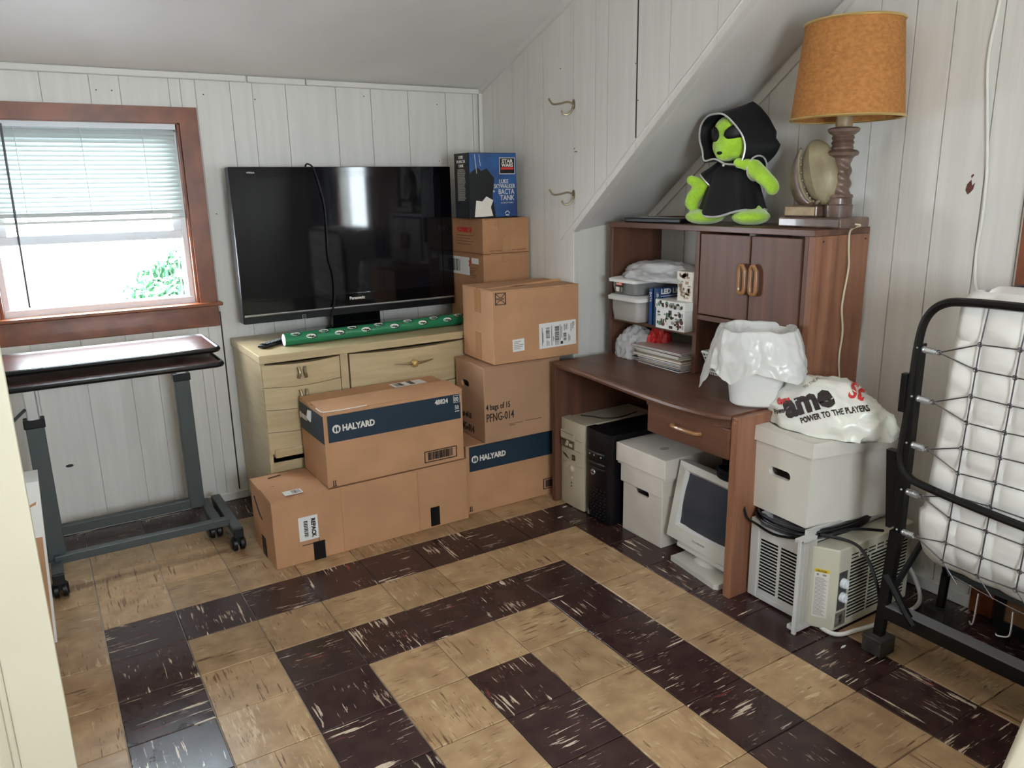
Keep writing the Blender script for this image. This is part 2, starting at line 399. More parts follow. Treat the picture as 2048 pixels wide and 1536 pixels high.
# ------------------------------------------------------------------ walls
def clip(poly, axis, val, keep_less):
    out = []; n = len(poly)
    for i in range(n):
        a, b = poly[i], poly[(i+1) % n]; ia = (a[axis] <= val) == keep_less; ib = (b[axis] <= val) == keep_less
        if ia: out.append(a)
        if ia != ib:
            t = (val-a[axis])/(b[axis]-a[axis]); out.append(tuple(a[k]+t*(b[k]-a[k]) for k in range(2)))
    return out
def panels(parent, poly, cuts, to3, nrm, mat_=None, gap=.006, th=.022, name='wall_panel'):
    cuts = sorted(cuts); lo = min(p[0] for p in poly); hi = max(p[0] for p in poly)
    cs = [lo]+[c for c in cuts if lo+.02 < c < hi-.02]+[hi]
    for a, b in zip(cs, cs[1:]):
        q = clip(clip(poly, 0, a+gap, False), 0, b-gap, True)
        if len(q) < 3: continue
        part(name, MB().prism([Vector(to3(*p))+Vector(nrm)*0 for p in q], Vector(nrm)*.03), mat_ or M_WALL, parent)
T = .5
# far wall with window opening X[-.7,2.6] Z[4.2,7.6]
wx0, wx1, wz0, wz1 = -.7, 2.6, 4.2, 7.6
mb = MB(); y0, y1 = YW+.03, YW+T
mb.box(XL, wx0, y0, y1, -.1, 8.6); mb.box(wx1, XR, y0, y1, -.1, 8.6); mb.box(wx0, wx1, y0, y1, -.1, wz0); mb.box(wx0, wx1, y0, y1, wz1, 8.6)
wall_back = struct('wall_back', mb, M_WALLG, (0, YW, 0))
t3 = lambda x, z: (x, YW+.03, z)
gx = [-4.1, -3.3, -2.7, -2.2, -1.5, -.9, -.35, .45, 1.2, 1.68, 2.5, 2.96, 3.59, 4.01, 4.66, 5.69, 6.45, 7.3, 8.21, 8.9]
H = 8.46
panels(wall_back, [(XL, 0), (wx0-.1, 0), (wx0-.1, H), (XL, H)], gx, t3, (0, -1, 0))
panels(wall_back, [(wx1+.1, 0), (XH, 0), (XH, H), (wx1+.1, H)], gx, t3, (0, -1, 0))
panels(wall_back, [(wx0-.1, 0), (wx1+.1, 0), (wx1+.1, wz0-.1), (wx0-.1, wz0-.1)], gx, t3, (0, -1, 0))
panels(wall_back, [(wx0-.1, wz1+.1), (wx1+.1, wz1+.1), (wx1+.1, H), (wx0-.1, H)], gx, t3, (0, -1, 0))
part('scuff_mark', MB().prism([(-.05+.07*math.cos(a), YW, 1.35+.03*math.sin(a)) for a in [k*math.pi/4 for k in range(8)]], (0, -.004, 0)), M_INK, wall_back)
mb = MB(); mb.box(2.96-.016, 2.96+.012, YW-.004, YW+.03, .2, 4.0, M=None); part('panel_seam', mb, M_INK, wall_back)
# nail heads
mb = MB()
for x, z in ((3.1, 8.1), (4.05, 8.05), (6.3, 8.2), (8.0, 8.1), (1.55, 8.1), (1.3, 8.1), (3.1, 5.9), (8.0, 6.9), (3.2, 3.4)):
    mb.sph((x, YW, z), .012, 8, 5)
part('nail_heads', mb, M_RUST, wall_back, stuff=True)
struct('baseboard_back', MB().box(XL, XH, YW-.06, YW-.001, 0, .17, bev=.012), M_TRIM, (0, YW, 0))
struct('trim_1', MB().box(XL, 3.9, YW-.08, YW-.001, 8.35, 8.47, bev=.02), M_TRIM, (0, YW, 8.4))
struct('trim_2', MB().box(3.92, 5.05, YW-.075, YW-.001, 8.345, 8.465, bev=.02), M_TRIM, (4, YW, 8.4))
struct('trim_3', MB().box(5.07, XH, YW-.08, YW-.001, 8.35, 8.46, bev=.02), M_TRIM, (6, YW, 8.4))
struct('trim_4', MB().box(XH-.1, XH-.001, YW-.12, YW-.08, .17, 8.36, bev=.012), M_TRIM, (XH, YW, 0))
# cheek wall with the coat hooks
SL = .803
def slope_z(y): return 5.41+(.6-y)*SL
def ceil_z(y): return 8.46+(YW-y)*.352
yt = YW-(ZC-8.46)/.352; ys = .6-(ZC-5.41)/SL
pl = [(YW, 0), (YW, 8.46), (yt, ZC), (ys, ZC), (.6, 5.41), (.6, 0)]
mb = MB(); mb.prism([(XH+.03, y, z) for y, z in pl], (.12, 0, 0))
wall_cheek = struct('wall_cheek', mb, M_WALLG, (XH, 0, 0))
panels(wall_cheek, pl, [3.6, 2.75, 2.3, 1.6, .58, -.09, -.45, -1.24, -2.03, -3.04, -3.9, -4.6], lambda y, z: (XH+.03, y, z), (-1, 0, 0), gap=.006)
part('panel_seam', MB().box(XH-.004, XH+.02, -1.255, -1.225, slope_z(-1.24)+.2, ZC), M_INK, wall_cheek)
mb = MB()
for y, z in ((.53, 6.94), (.5, 6.94), (.47, 6.94), (1.0, 8.5), (-1.2, 8.3), (-1.2, 7.0), (-1.28, 7.7), (.55, 7.0)): mb.sph((XH, y, z), .011, 8, 5)
part('nail_heads', mb, M_RUST, wall_cheek, stuff=True)
mb = MB(); mb.hexa([(XH-.08, YW, 8.34), (XH-.001, YW, 8.34), (XH-.001, yt, ZC-.12), (XH-.08, yt, ZC-.12), (XH-.08, YW, 8.46), (XH-.001, YW, 8.46), (XH-.001, yt, ZC), (XH-.08, yt, ZC)])
struct('trim_5', mb, M_TRIM, (XH, YW, 8.4))
# knee wall + steep plaster slope of the alcove
mb = MB(); mb.prism([(XH+.001, .6, 0), (XR+.02, .75, 0), (XR+.02, .75, 5.66), (XH+.001, .6, 5.42)], (0, .15, 0))
struct('wall_knee', mb, M_WALL, (XH, .6, 0))
struct('trim_6', MB().box(XH+.0, XH+.05, .57, .6, 0, 5.40, bev=.01), M_TRIM, (XH, .6, 0))
mb = MB(); NS = 16
def slp(u, v):   # u across (X), v down-slope; plaster rolls over at the left arris
    yy = .98+(ys-.98)*v; zl = slope_z(yy); zr = 5.67+(.72-yy)*.765
    x = XH-.02+(XR+.05-XH+.02)*u; z = zl+(zr-zl)*u
    ed = max(0, 1-u/.12); z += .13*ed*ed; y = yy+(.1*u)
    n = noise.noise((x*1.3, yy*1.3, 1))*.02
    return (x, y, z+n)
mb.grid(slp, 30, 30)
struct('ceiling_slope', mb, M_CEIL, (XH, 0, 5), smooth=True, solid=-.06)
# right wall
pr = [(.75, 0), (.75, 5.66), (-5.2, ZC), (YB, ZC), (YB, 0)]
# window_2 opening Y[-12.8,-9.8] Z[4.9,7.5]
def rect(a, b, c, d): return [(a, c), (b, c), (b, d), (a, d)]
o2 = (-12.8, -9.8, 4.9, 7.5)
pieces = [[(.9, -.1), (.9, 5.7), (-5.2, ZC+.2), (o2[1], ZC+.2), (o2[1], -.1)], rect(YB, o2[0], -.1, ZC+.2), rect(o2[0], o2[1], -.1, o2[2]), rect(o2[0], o2[1], o2[3], ZC+.2)]
mb = MB()
for q in pieces: mb.prism([(XR+.03, y, z) for y, z in q], (.4, 0, 0))
wall_right = struct('wall_right', mb, M_WALLG, (XR, 0, 0))
gy = [-.35, -.95, -1.6, -2.3, -2.97, -3.67, -4.3, -4.87, -5.44, -6.1, -6.65, -9.5, -10.3, -11.1, -12.0, -12.8, -13.5, -14.3, -15.1]
for q in ([(.74, 0), (.74, 5.64), (-5.2, ZC), (o2[1], ZC), (o2[1], 0)], rect(YB, o2[0], 0, ZC), rect(o2[0], o2[1], 0, o2[2]), rect(o2[0], o2[1], o2[3], ZC)):
    panels(wall_right, q, gy, lambda y, z: (XR+.03, y, z), (-1, 0, 0), gap=.008)
mb = MB(); mb.hexa([(XR-.05, .68, 5.5), (XR-.001, .68, 5.5), (XR-.001, -5.1, 5.5+5.78*.765), (XR-.05, -5.1, 5.5+5.78*.765), (XR-.05, .68, 5.67), (XR-.001, .68, 5.67), (XR-.001, -5.1, 5.67+5.78*.765), (XR-.05, -5.1, 5.67+5.78*.765)])
struct('trim_7', mb, M_TRIM, (XR, 0, 5.6))
struct('baseboard_right', MB().box(XR-.07, XR-.001, -6.75, .7, 0, .2, bev=.015), M_TRIM, (XR, 0, 0))
part('paint_chip', MB().prism([(XR, -5.90, 6.08), (XR, -5.93, 6.10), (XR, -5.97, 6.15), (XR, -5.985, 6.24), (XR, -5.95, 6.20), (XR, -5.93, 6.28), (XR, -5.88, 6.22), (XR, -5.865, 6.14)], (-.004, 0, 0)), M_RUST, wall_right)
part('paint_chip', MB().prism([(XR, -5.93, 6.30), (XR, -5.96, 6.34), (XR, -5.95, 6.36), (XR, -5.92, 6.335)], (-.004, 0, 0)), M_RUST, wall_right)
# left and near walls (behind the camera)
wall_left = struct('wall_left', MB().box(XL-.4, XL, YB, YW+.3, -.1, ZC+.2), M_WALL, (XL, 0, 0))
bw = (.4, 4.0, 4.6, 7.6)
mb = MB(); mb.box(XL, bw[0], YB-.4, YB, -.1, ZC+.2); mb.box(bw[1], XR, YB-.4, YB, -.1, ZC+.2); mb.box(bw[0], bw[1], YB-.4, YB, -.1, bw[2]); mb.box(bw[0], bw[1], YB-.4, YB, bw[3], ZC+.2)
struct('wall_front', mb, M_WALL, (0, YB, 0))
# ceilings
mb = MB(); mb.hexa([(XL, YW+.4, 8.46-.14), (XH, YW+.4, 8.46-.14), (XH, yt, ZC), (XL, yt, ZC), (XL, YW+.4, 9.0), (XH, YW+.4, 9.0), (XH, yt, ZC+.5), (XL, yt, ZC+.5)])
struct('ceiling', mb, M_CEIL, (0, 0, 9))
struct('ceiling_flat', MB().box(XL, XR+.4, YB-.3, yt, ZC, ZC+.4), M_CEIL, (0, 0, ZC))

# ------------------------------------------------------------------ window_1
w1 = struct('window_1', None, base=(.95, YW, 4.2))
yo = YW
mb = MB(); mb.prism([(wx0-.33, yo, wz1+.25), (wx1+.33, yo, wz1+.25), (wx1, yo, wz1-.03), (wx0, yo, wz1-.03)], (0, -.09, 0)); part('window_frame', mb, M_CASE, w1)
mb = MB(); mb.prism([(wx1+.33, yo, wz1+.25), (wx1+.33, yo, 4.2), (wx1, yo, 4.2), (wx1, yo, wz1-.03)], (0, -.09, 0)); part('window_frame', mb, M_CASE, w1)
mb = MB(); mb.prism([(wx0-.33, yo, wz1+.25), (wx0, yo, wz1-.03), (wx0, yo, 4.2), (wx0-.33, yo, 4.2)], (0, -.09, 0)); part('window_frame', mb, M_CASE, w1)
mb = MB(); mb.box(wx0, wx0+.05, YW-.03, YW+.45, 4.2, wz1, bev=.01); mb.box(wx1-.05, wx1, YW-.03, YW+.45, 4.2, wz1, bev=.01); mb.box(wx0, wx1, YW-.03, YW+.45, wz1-.05, wz1); part('jamb_liner', mb, M_CASE, w1)
part('window_sill', MB().box(wx0-.40, wx1+.40, YW-.22, YW+.3, 4.14, 4.21, bev=.02), M_CASE, w1)
part('apron', MB().box(wx0-.33, wx1+.33, YW-.07, YW, 3.72, 4.14, bev=.015), M_CASE, w1)
a0, a1 = wx0+.05, wx1-.05
mb = MB(); mb.box(a0, a0+.10, YW+.12, YW+.45, 4.2, 7.5, bev=.01); mb.box(a1-.10, a1, YW+.12, YW+.45, 4.2, 7.5, bev=.01); mb.box(a0, a1, YW+.10, YW+.45, 4.19, 4.33, bev=.01); mb.box(a0, a1, YW+.12, YW+.45, 7.42, 7.55)
mb.box(a1-.16, a1-.12, YW+.2, YW+.24, 4.3, 7.4); mb.box(a1-.2, a1-.18, YW+.3, YW+.34, 4.3, 7.4); part('vinyl_frame', mb, M_VINYL, w1)
mb = MB(); mb.box(a0+.1, a1-.1, YW+.14, YW+.22, 5.46, 5.62, bev=.01); mb.box(a0+.1, a0+.24, YW+.14, YW+.22, 5.62, 7.4); mb.box(a1-.24, a1-.1, YW+.14, YW+.22, 5.62, 7.4); mb.box(a0+.1, a1-.1, YW+.14, YW+.22, 7.3, 7.42); sash = part('lower_sash', mb, M_VINYL, w1)
part('pane', MB().box(a0+.24, a1-.24, YW+.175, YW+.185, 5.62, 7.3), M_GLASS, sash)
mb = MB(); mb.box(a0+.1, a1-.1, YW+.3, YW+.36, 5.5, 5.6); mb.box(a0+.1, a0+.2, YW+.3, YW+.36, 5.6, 7.42); mb.box(a1-.2, a1-.1, YW+.3, YW+.36, 5.6, 7.42); ush = part('upper_sash', mb, M_VINYL, w1)
part('pane', MB().box(a0+.2, a1-.2, YW+.325, YW+.335, 5.6, 7.42), M_GLASS, ush)
M_BLK2W = mat('smoked_acrylic', (.10, .10, .11), .3)
bl = thing('mini_blind', 'white slatted mini blind half raised in the wood-framed window', 'blind', (.95, YW+.05, 7.55))
part('head_rail', MB().box(a0+.02, a1-.02, YW-.02, YW+.09, 7.45, 7.58, bev=.008), M_VINYL, bl)
z = 7.40; k = 0
slm = None
while z > 5.98:
    if slm is None:
        mb = MB(); n = 6; yc = YW+.04
        pr_ = [(yc+(t-.5)*.07, 0.010*(1-(2*t-1)**2)+(t-.5)*.088) for t in [i/n for i in range(n+1)]]
        for i in range(n):
            mb.poly([(a0+.04, pr_[i][0], z+pr_[i][1]), (a1-.04, pr_[i][0], z+pr_[i][1]), (a1-.04, pr_[i+1][0], z+pr_[i+1][1]), (a0+.04, pr_[i+1][0], z+pr_[i+1][1])])
        s0 = part('slat', mb, M_SLATT, bl, smooth=True); slm = s0
    else:
        c = s0.copy(); COL.objects.link(c); c.location.z -= k*.0785*S
    z -= .0785; k += 1
mb = MB()
for i in range(9): mb.box(a0+.04, a1-.04, YW-.012, YW+.09, 5.87+i*.016, 5.879+i*.016)
part('slat_stack', mb, M_SLAT, bl, stuff=True)
part('bottom_rail', MB().box(a0+.03, a1-.03, YW-.005, YW+.085, 5.82, 5.865, bev=.01), M_SLAT, bl)
for x in (a0+.6, .95, a1-.6):
    mb = MB().tube([(x, YW-.02, 7.46), (x, YW-.02, 5.83)], .006, 6); mb.tube([(x+.03, YW+.09, 7.46), (x+.03, YW+.09, 5.83)], .006, 6)
    part('ladder_cord', mb, M_VINYL, bl)
part('tilt_wand', MB().tube([(-.22, YW-.05, 7.5), (-.235, YW-.06, 5.9), (-.25, YW-.05, 4.38)], .020, 8), M_BLK2W, bl)

# ------------------------------------------------------------------ added warm fill lamp, out of view on the ceiling
t = thing('fill_lamp', 'added round fill lamp on the flat part of the ceiling, out of view', 'lamp', (3.4, -8.2, ZC))
part('canopy', MB().lathe([(.001, 0), (.55, 0), (.55, -.08), (.50, -.1), (.001, -.1)], (3.4, -8.2, ZC), 32), M_BRASS, t, smooth=True)
mg = bpy.data.materials.new('fill_globe'); mg.use_nodes = True; mg.node_tree.nodes['Principled BSDF'].inputs['Emission Color'].default_value = (1, .74, .45, 1); mg.node_tree.nodes['Principled BSDF'].inputs['Emission Strength'].default_value = FILL_STRENGTH
part('globe', MB().lathe([(.50, -.1), (.52, -.2), (.42, -.4), (.22, -.52), (.001, -.56)], (3.4, -8.2, ZC), 32, cap=False), mg, t, smooth=True)

# ------------------------------------------------------------------ outside
gr = struct('ground', MB().box(-90, 90, 5, 120, -14.2, -14), M_GRASS, (0, 20, -14))
hs = thing('house', 'white clapboard house seen bright through the window', 'house', (-4, 22, -14))
mb = MB(); mb.box(-14, 3.1, 20.0, 30, -14, 8.5); hw = part('wall', mb, M_SIDING, hs)
for i in range(30):
    z = -8+i*.55; part('clapboard', MB().prism([(-14, 20, z), (3.1, 20, z), (3.1, 20, z+.5), (-14, 20, z+.5)], (0, -.06, 0)), M_SIDING, hw)
mb = MB(); mb.prism([(-14.6, 19.3, 8.4), (-14.6, 30.7, 8.4), (-14.6, 25, 13)], (18.3, 0, 0)); part('roof', mb, M_GREY, hs)
tr = thing('leafy_tree', 'green leafy tree outside, in the lower right of the window', 'tree', (5.4, 15, -14))
part('trunk', MB().tube(smoothpath([(5.4, 15, -14), (5.3, 15, -8), (5.6, 15.2, -2), (5.4, 15, 2.5)]), .25, 10, rs=None), M_BARK, tr, smooth=True)
mb = MB(); r = random.Random(5)
for i in range(16000):
    d = Vector((r.gauss(0, 1), r.gauss(0, 1), r.gauss(0, 1))).normalized(); rr = r.uniform(.72, 1.05)*(1+.18*noise.noise(d*2.2))
    p = Vector((4.9, 15, 2.0))+Vector((d.x*2.6, d.y*2.6, d.z*2.7))*rr; a = Vector((r.gauss(0, 1), r.gauss(0, 1), r.gauss(0, 1))).normalized(); b = a.orthogonal().normalized()
    q = .13; mb.poly([p-a*q, p+b*q*.5, p+a*q, p-b*q*.5])
part('foliage', mb, M_LEAF, tr, stuff=True)

# ------------------------------------------------------------------ rear windows and what the television mirrors
w2 = struct('window_2', None, base=(XR, -11.3, 4.9))
mb = MB(); X0 = XR
mb.box(X0-.09, X0, o2[0]-.3, o2[1]+.3, o2[3], o2[3]+.3); mb.box(X0-.09, X0, o2[0]-.3, o2[0], o2[2], o2[3]); mb.box(X0-.09, X0, o2[1], o2[1]+.3, o2[2], o2[3]); mb.box(X0-.14, X0, o2[0]-.35, o2[1]+.35, o2[2]-.35, o2[2])
part('window_frame', mb, M_CASE, w2)
b2 = thing('mini_blind', 'white mini blind on the side-wall window near the doorway', 'blind', (XR+.1, -11.3, 7.4))
part('head_rail', MB().box(XR, XR+.1, o2[0]+.05, o2[1]-.05, 7.38, 7.48), M_VINYL, b2)
part('pane', MB().box(XR+.3, XR+.31, o2[0], o2[1], o2[2], o2[3]), M_GLASS, w2)
z = 7.3; first = None; k = 0
while z > 5.2:
    if first is None:
        mb = MB().box(XR+.02, XR+.09, o2[0]+.06, o2[1]-.06, z, z+.006, M=None); first = part('slat', mb, M_SLATT, b2)
    else: c = first.copy(); COL.objects.link(c); c.location.z -= k*.11*S
    z -= .11; k += 1
w3 = struct('window_3', None, base=(1.8, YB, 4.3))
mb = MB(); mb.box(bw[0]-.3, bw[1]+.3, YB, YB+.09, bw[3], bw[3]+.3); mb.box(bw[0]-.3, bw[0], YB, YB+.09, bw[2], bw[3]); mb.box(bw[1], bw[1]+.3, YB, YB+.09, bw[2], bw[3]); mb.box(bw[0]-.35, bw[1]+.35, YB, YB+.2, bw[2]-.3, bw[2]); mb.box(bw[0], bw[1], YB-.2, YB-.1, 6.0, 6.15)
part('window_frame', mb, M_CASE, w3); part('pane', MB().box(bw[0], bw[1], YB-.25, YB-.24, bw[2], bw[3]), M_GLASS, w3)
def curt(y0_, y1_, nm, lab):
    mb = MB(); mb.grid(lambda u, v: (XR-.35+.12*math.sin(u*60), y0_+(y1_-y0_)*u, .3+8.2*v), 90, 4)
    single('curtain', mb, M_CURT, lab, 'curtain', (XR-.3, (y0_+y1_)/2, .3), smooth=True, solid=-.02)
curt(-15.6, -13.3, 'a', 'long grey curtain beside the side-wall window')
# wood door casing on the right wall, behind the folding bed
d1 = struct('door_1', None, base=(XR, -8, 0))
mb = MB(); mb.box(XR-.1, XR, -7.05, -6.72, 0, 8.2, bev=.01); mb.box(XR-.1, XR, -9.45, -9.12, 0, 8.2, bev=.01); mb.box(XR-.1, XR, -9.45, -6.72, 8.2, 8.5, bev=.01); part('door_frame', mb, M_CASE, d1)
part('door_leaf', MB().box(XR-.05, XR-.002, -9.12, -7.05, .05, 8.2), M_CASE, d1)

# ------------------------------------------------------------------ open cream door at the left edge
dr = thing('panel_door', 'cream painted panel door standing open at the left edge', 'door', (-2.4, -5.6, .05), (0, 0, 0))
W_ = 1.98; mb = MB(); Hh = 8.1
# local: x along the leaf (right edge at +W_), y thickness, z up
lw = 3.4
mb.box(W_-.36, W_, 0, .15, 0, Hh, bev=.01); mb.box(W_-lw, W_-lw+.36, 0, .15, 0, Hh, bev=.01)
for z0, z1 in ((0, .7), (3.0, 3.7), (7.5, Hh)): mb.box(W_-lw+.36, W_-.36, .002, .148, z0, z1)
part('stile_frame', mb, M_DOOR, dr)
for z0, z1 in ((.7, 3.0), (3.7, 7.5)):
    mb = MB(); mb.box(W_-lw+.36, W_-.36, .055, .095, z0, z1); mb.box(W_-lw+.5, W_-.5, .03, .12, z0+.14, z1-.14, bev=.02); part('door_panel', mb, M_DOOR, dr)
    mb = MB()
    for q in ((W_-lw+.36, W_-lw+.41, z0, z1), (W_-.41, W_-.36, z0, z1), (W_-lw+.41, W_-.41, z0, z0+.05), (W_-lw+.41, W_-.41, z1-.05, z1)): mb.box(q[0], q[1], .02, .13, q[2], q[3], bev=.012)
    part('panel_moulding', mb, M_DOOR, dr)
mb = MB().lathe([(.10, 0), (.10, .02), (.03, .03), (.03, .12), (.09, .16), (.11, .21), (.09, .26), (0, .28)], (W_-.2, 0, 3.4), 20, 'y'); mb.b.transform(Matrix.Identity(4))
kn = MB().lathe([(.10, 0), (.10, -.02), (.03, -.03), (.03, -.12), (.09, -.16), (.11, -.21), (.09, -.26), (.001, -.28)], (W_-lw+.2, 0, 3.4), 20, 'y')
part('door_knob', kn, M_BRASS, dr, smooth=True); mb.b.free()

# cartons behind the door
cx_ = thing('cardboard_box', 'tan cardboard carton on the floor just behind the cream door', 'box', (-1.7, -3.6, 0), 0)
part('body', MB().box(0, 1.03, 0, 3.45, 0, 1.55, bev=.02), M_CARD2, cx_)
part('flap', MB().box(.01, .51, .02, 3.43, 1.55, 1.57), M_CARD2, cx_); part('flap', MB().box(.53, 1.02, .02, 3.43, 1.55, 1.57), M_CARD2, cx_)
wb_ = thing('white_carton', 'tall white corrugated carton standing by the left table caster', 'box', (-1.75, .02, 0), 0)
mb = MB(); mb.hexa([(0, 0, 0), (1.15, 0, 0), (1.15, .55, 0), (0, .55, 0), (.0, 0, 2.47), (1.27, 0, 2.47), (1.27, .55, 2.47), (0, .55, 2.47)])
part('body', mb, M_WHITE, wb_)
part('inner_face', MB().hexa([(.2, -.03, .05), (1.12, -.03, .05), (1.12, 0, .05), (.2, 0, .05), (.2, -.03, 1.65), (1.20, -.03, 1.65), (1.20, 0, 1.65), (.2, 0, 1.65)]), M_CARD, wb_)
part('slot', MB().hexa([(1.08, -.01, 2.10), (1.19, -.01, 2.14), (1.19, .01, 2.14), (1.08, .01, 2.10), (1.08, -.01, 2.13), (1.2, -.01, 2.18), (1.2, .01, 2.18), (1.08, .01, 2.13)]), M_CARD3, wb_)

# ------------------------------------------------------------------ cartons
X3 = (1, 0, 0); Z3 = (0, 0, 1)
def carton(label, loc, rot, w, d, h, m, gap=.02, group=None, holes=(), lift=(0, 0), along='x', tape=False):
    t = thing('cardboard_box', label, 'box', loc, math.radians(rot), group)
    body = part('body', MB().box(0, w, 0, d, 0, h-.022, bev=.015), m, t)
    if holes: 
        c = MB()
        for hx in holes:
            side, c0, zc, hw, hh = hx
            if side == 'f': c.box(c0-hw, c0+hw, -.1, .35, zc-hh, zc+hh, bev=hh*.9, seg=3)
            if side == 'l': c.box(-.1, .35, c0-hw, c0+hw, zc-hh, zc+hh, bev=hh*.9, seg=3)
        cut(body, MB().box(.05, w-.05, .05, d-.05, .05, h-.07)); cut(body, c)
    z0 = h-.022
    if along == 'x':
        for k, (a, b_) in enumerate(((0, d/2-gap/2), (d/2+gap/2, d))):
            l = lift[k]; p = [(0, a, z0), (w, a, z0), (w, b_, z0+(l if k == 0 else 0)), (0, b_, z0+(l if k == 0 else 0))]
            if k == 1 and l: p = [(0, a, z0+l), (w, a, z0+l), (w, b_, z0), (0, b_, z0)]
            part('flap', MB().prism(p, (0, 0, .02)), m, t)
    else:
        for k, (a, b_) in enumerate(((0, w/2-gap/2), (w/2+gap/2, w))):
            part('flap', MB().prism([(a, 0, z0), (b_, 0, z0), (b_, d, z0), (a, d, z0)], (0, 0, .02)), m, t)
    return t, body
F0 = Vector((0, 0, 0))
# 1 long REPACK carton on the floor
t, b = carton('long floor carton with white REPACK sticker and black tape patches', (2.70, .42, 0), 0.6, 3.78, 1.36, 1.24, M_CARD, lift=(.03, 0), gap=.05)
O = Vector((0, -.004, 0))
part('sticker', frame_box(MB(), O, X3, Z3, .43, .77, .41, .85, .008), M_WHITE, t)
bc = MB(); r = random.Random(3)
zz = .48
while zz < .76:
    hh = r.choice((.008, .014, .02)); frame_box(bc, O, X3, Z3, .52, .59, zz, zz+hh, .012); frame_box(bc, O, X3, Z3, .61, .63, zz, zz+hh, .012) if False else None; zz += hh+.012
part('barcode', bc, M_INK, t)
part('lettering', text_mb('REPACK', .10, (.655, -.014, .80), (0, 0, -1), X3, bold=.004, sx=.95), M_INK, t)
part('black_tape', frame_box(MB(), O, X3, Z3, .66, .87, .0, .34, .006), M_BLK, t)
part('black_tape', frame_box(MB(), O, X3, Z3, 2.95, 3.14, .04, .42, .006), M_BLK, t)
L_ = Vector((-.004, 0, 0))
part('black_tape', frame_box(MB(), Vector((-.004, 1.36, 0)), (0, -1, 0), Z3, .55, .78, .0, .36, .006), M_BLK, t)
part('pen_line', frame_box(MB(), O, X3, Z3, .47, .67, .322, .332, .006), M_INK, t)
part('pen_line', frame_box(MB(), O, X3, Z3, .765, .775, .34, .42, .006), M_INK, t)
part('crease', MB().tube([(1.22, -.003, 0), (1.22, -.003, 1.21)], .008, 6), M_CARD, t); part('crease', MB().tube([(2.72, -.005, 0), (2.71, -.005, 1.21)], .014, 6), M_CARD, t)
part('address_label', frame_box(MB(), Vector((0, 0, 1.262)), X3, (0, 1, 0), .28, .60, .10, .30, .004), M_WHITE, t)
bc = MB(); barcode(bc, Vector((0, 0, 1.262)), X3, (0, 1, 0), .42, .58, .13, .27, 10, 4, .007); part('barcode', bc, M_INK, t)
mb = MB().tube(smoothpath([(.03, .52, 1.24), (.12, .50, 1.245), (.2, .55, 1.25), (.24, .62, 1.25)], 4), .012, 6); mb.prism([(.22, .6, 1.245), (.28, .62, 1.245), (.27, .72, 1.245), (.2, .70, 1.245)], (0, 0, .008)); part('slot', mb, M_INK, t)
mb = MB().prism([(.6, .42, 1.245), (.92, .56, 1.245), (.92, .62, 1.245), (.6, .48, 1.245)], (0, 0, .01)); part('slot', mb, M_INK, t)
mb = MB().prism([(.28, 1.14, 1.245), (.52, 1.2, 1.245), (.52, 1.22, 1.245), (.28, 1.16, 1.245)], (0, 0, .009)); part('slot', mb, M_INK, t)
mb = MB().tube(smoothpath([(-.004, 1.1, 1.0), (-.006, .95, .86), (-.006, .78, .74), (-.004, .66, .70)], 4), .012, 5); part('slit', mb, M_INK, t)

def halyard_face(t, w, z0, z1, xm, tx):
    part('printed_band', frame_box(MB(), O, X3, Z3, xm, w-.05, z0, z1, .004), M_NAVY, t)
    zc = z0+(z1-z0)*.48
    mb = MB(); c = Vector((tx, -.008, zc))
    mb.prism([c+Vector((.075*math.cos(a), 0, .075*math.sin(a))) for a in [k*math.pi/12 for k in range(24)]], (0, -.006, 0)); part('logo_disc', mb, M_PRINTW, t)
    mb = MB()
    for dx in (-.024, .024): mb.prism([c+Vector((dx+.019*math.cos(a), -.006, .045*math.sin(a)-.005)) for a in [k*math.pi/8 for k in range(16)]], (0, -.004, 0))
    part('logo_mark', mb, M_NAVY, t)
    part('lettering', text_mb('HALYARD', .155, (tx+.105, -.012, zc-.05), X3, Z3, bold=.006, sx=.86), M_PRINTW, t)
# 2 upper HALYARD carton
t, b = carton('navy-banded HALYARD 48824 carton stacked on the long REPACK carton', (3.71, .42, 1.265), 0.4, 2.70, 1.29, 1.385, M_CARD, lift=(.045, .0), gap=.015,
              holes=(('l', .80, 1.14, .17, .07),))
halyard_face(t, 2.70, .82, 1.30, .07, .22)
part('lettering', text_mb('48824', .125, (2.12, -.012, 1.165), X3, Z3, bold=.003, sx=.86), M_PRINTW, t)
part('lettering', text_mb('00', .12, (2.515, -.012, 1.165), X3, Z3, bold=.001, sx=.80), M_PRINTW, t)
part('lettering', text_mb('50', .11, (2.525, -.012, 1.01), X3, Z3, bold=.001, sx=.8), M_PRINTW, t)
mb = MB(); outline(mb, O, X3, Z3, 2.505, 2.645, 1.14, 1.28, .006, .01); part('number_frame', mb, M_PRINTW, t)
part('small_print', frame_box(MB(), O, X3, Z3, 2.53, 2.62, .965, .98, .01), M_PRINTW, t)
part('small_print', frame_box(MB(), O, X3, Z3, 2.15, 2.185, 1.165, 1.18, .01), M_PRINTW, t)
mb = MB(); outline(mb, O, X3, Z3, 1.86, 2.54, .08, .30, .014, .01); barcode(mb, O, X3, Z3, 1.93, 2.46, .12, .27, 30, 9, .01); part('barcode', mb, M_INK, t)
mb = MB(); frame_box(mb, O, X3, Z3, .09, .105, .03, .13, .008); frame_box(mb, O, X3, Z3, .125, .14, .03, .13, .008); frame_box(mb, O, X3, Z3, .075, .155, .02, .03, .008); part('printed_mark', mb, M_INK, t)
LO = Vector((-.004, 1.29, 0)); LU = (0, -1, 0)
band = part('printed_band', frame_box(MB(), LO, LU, Z3, 0, 1.28, .80, 1.30, .004), M_NAVY, t)
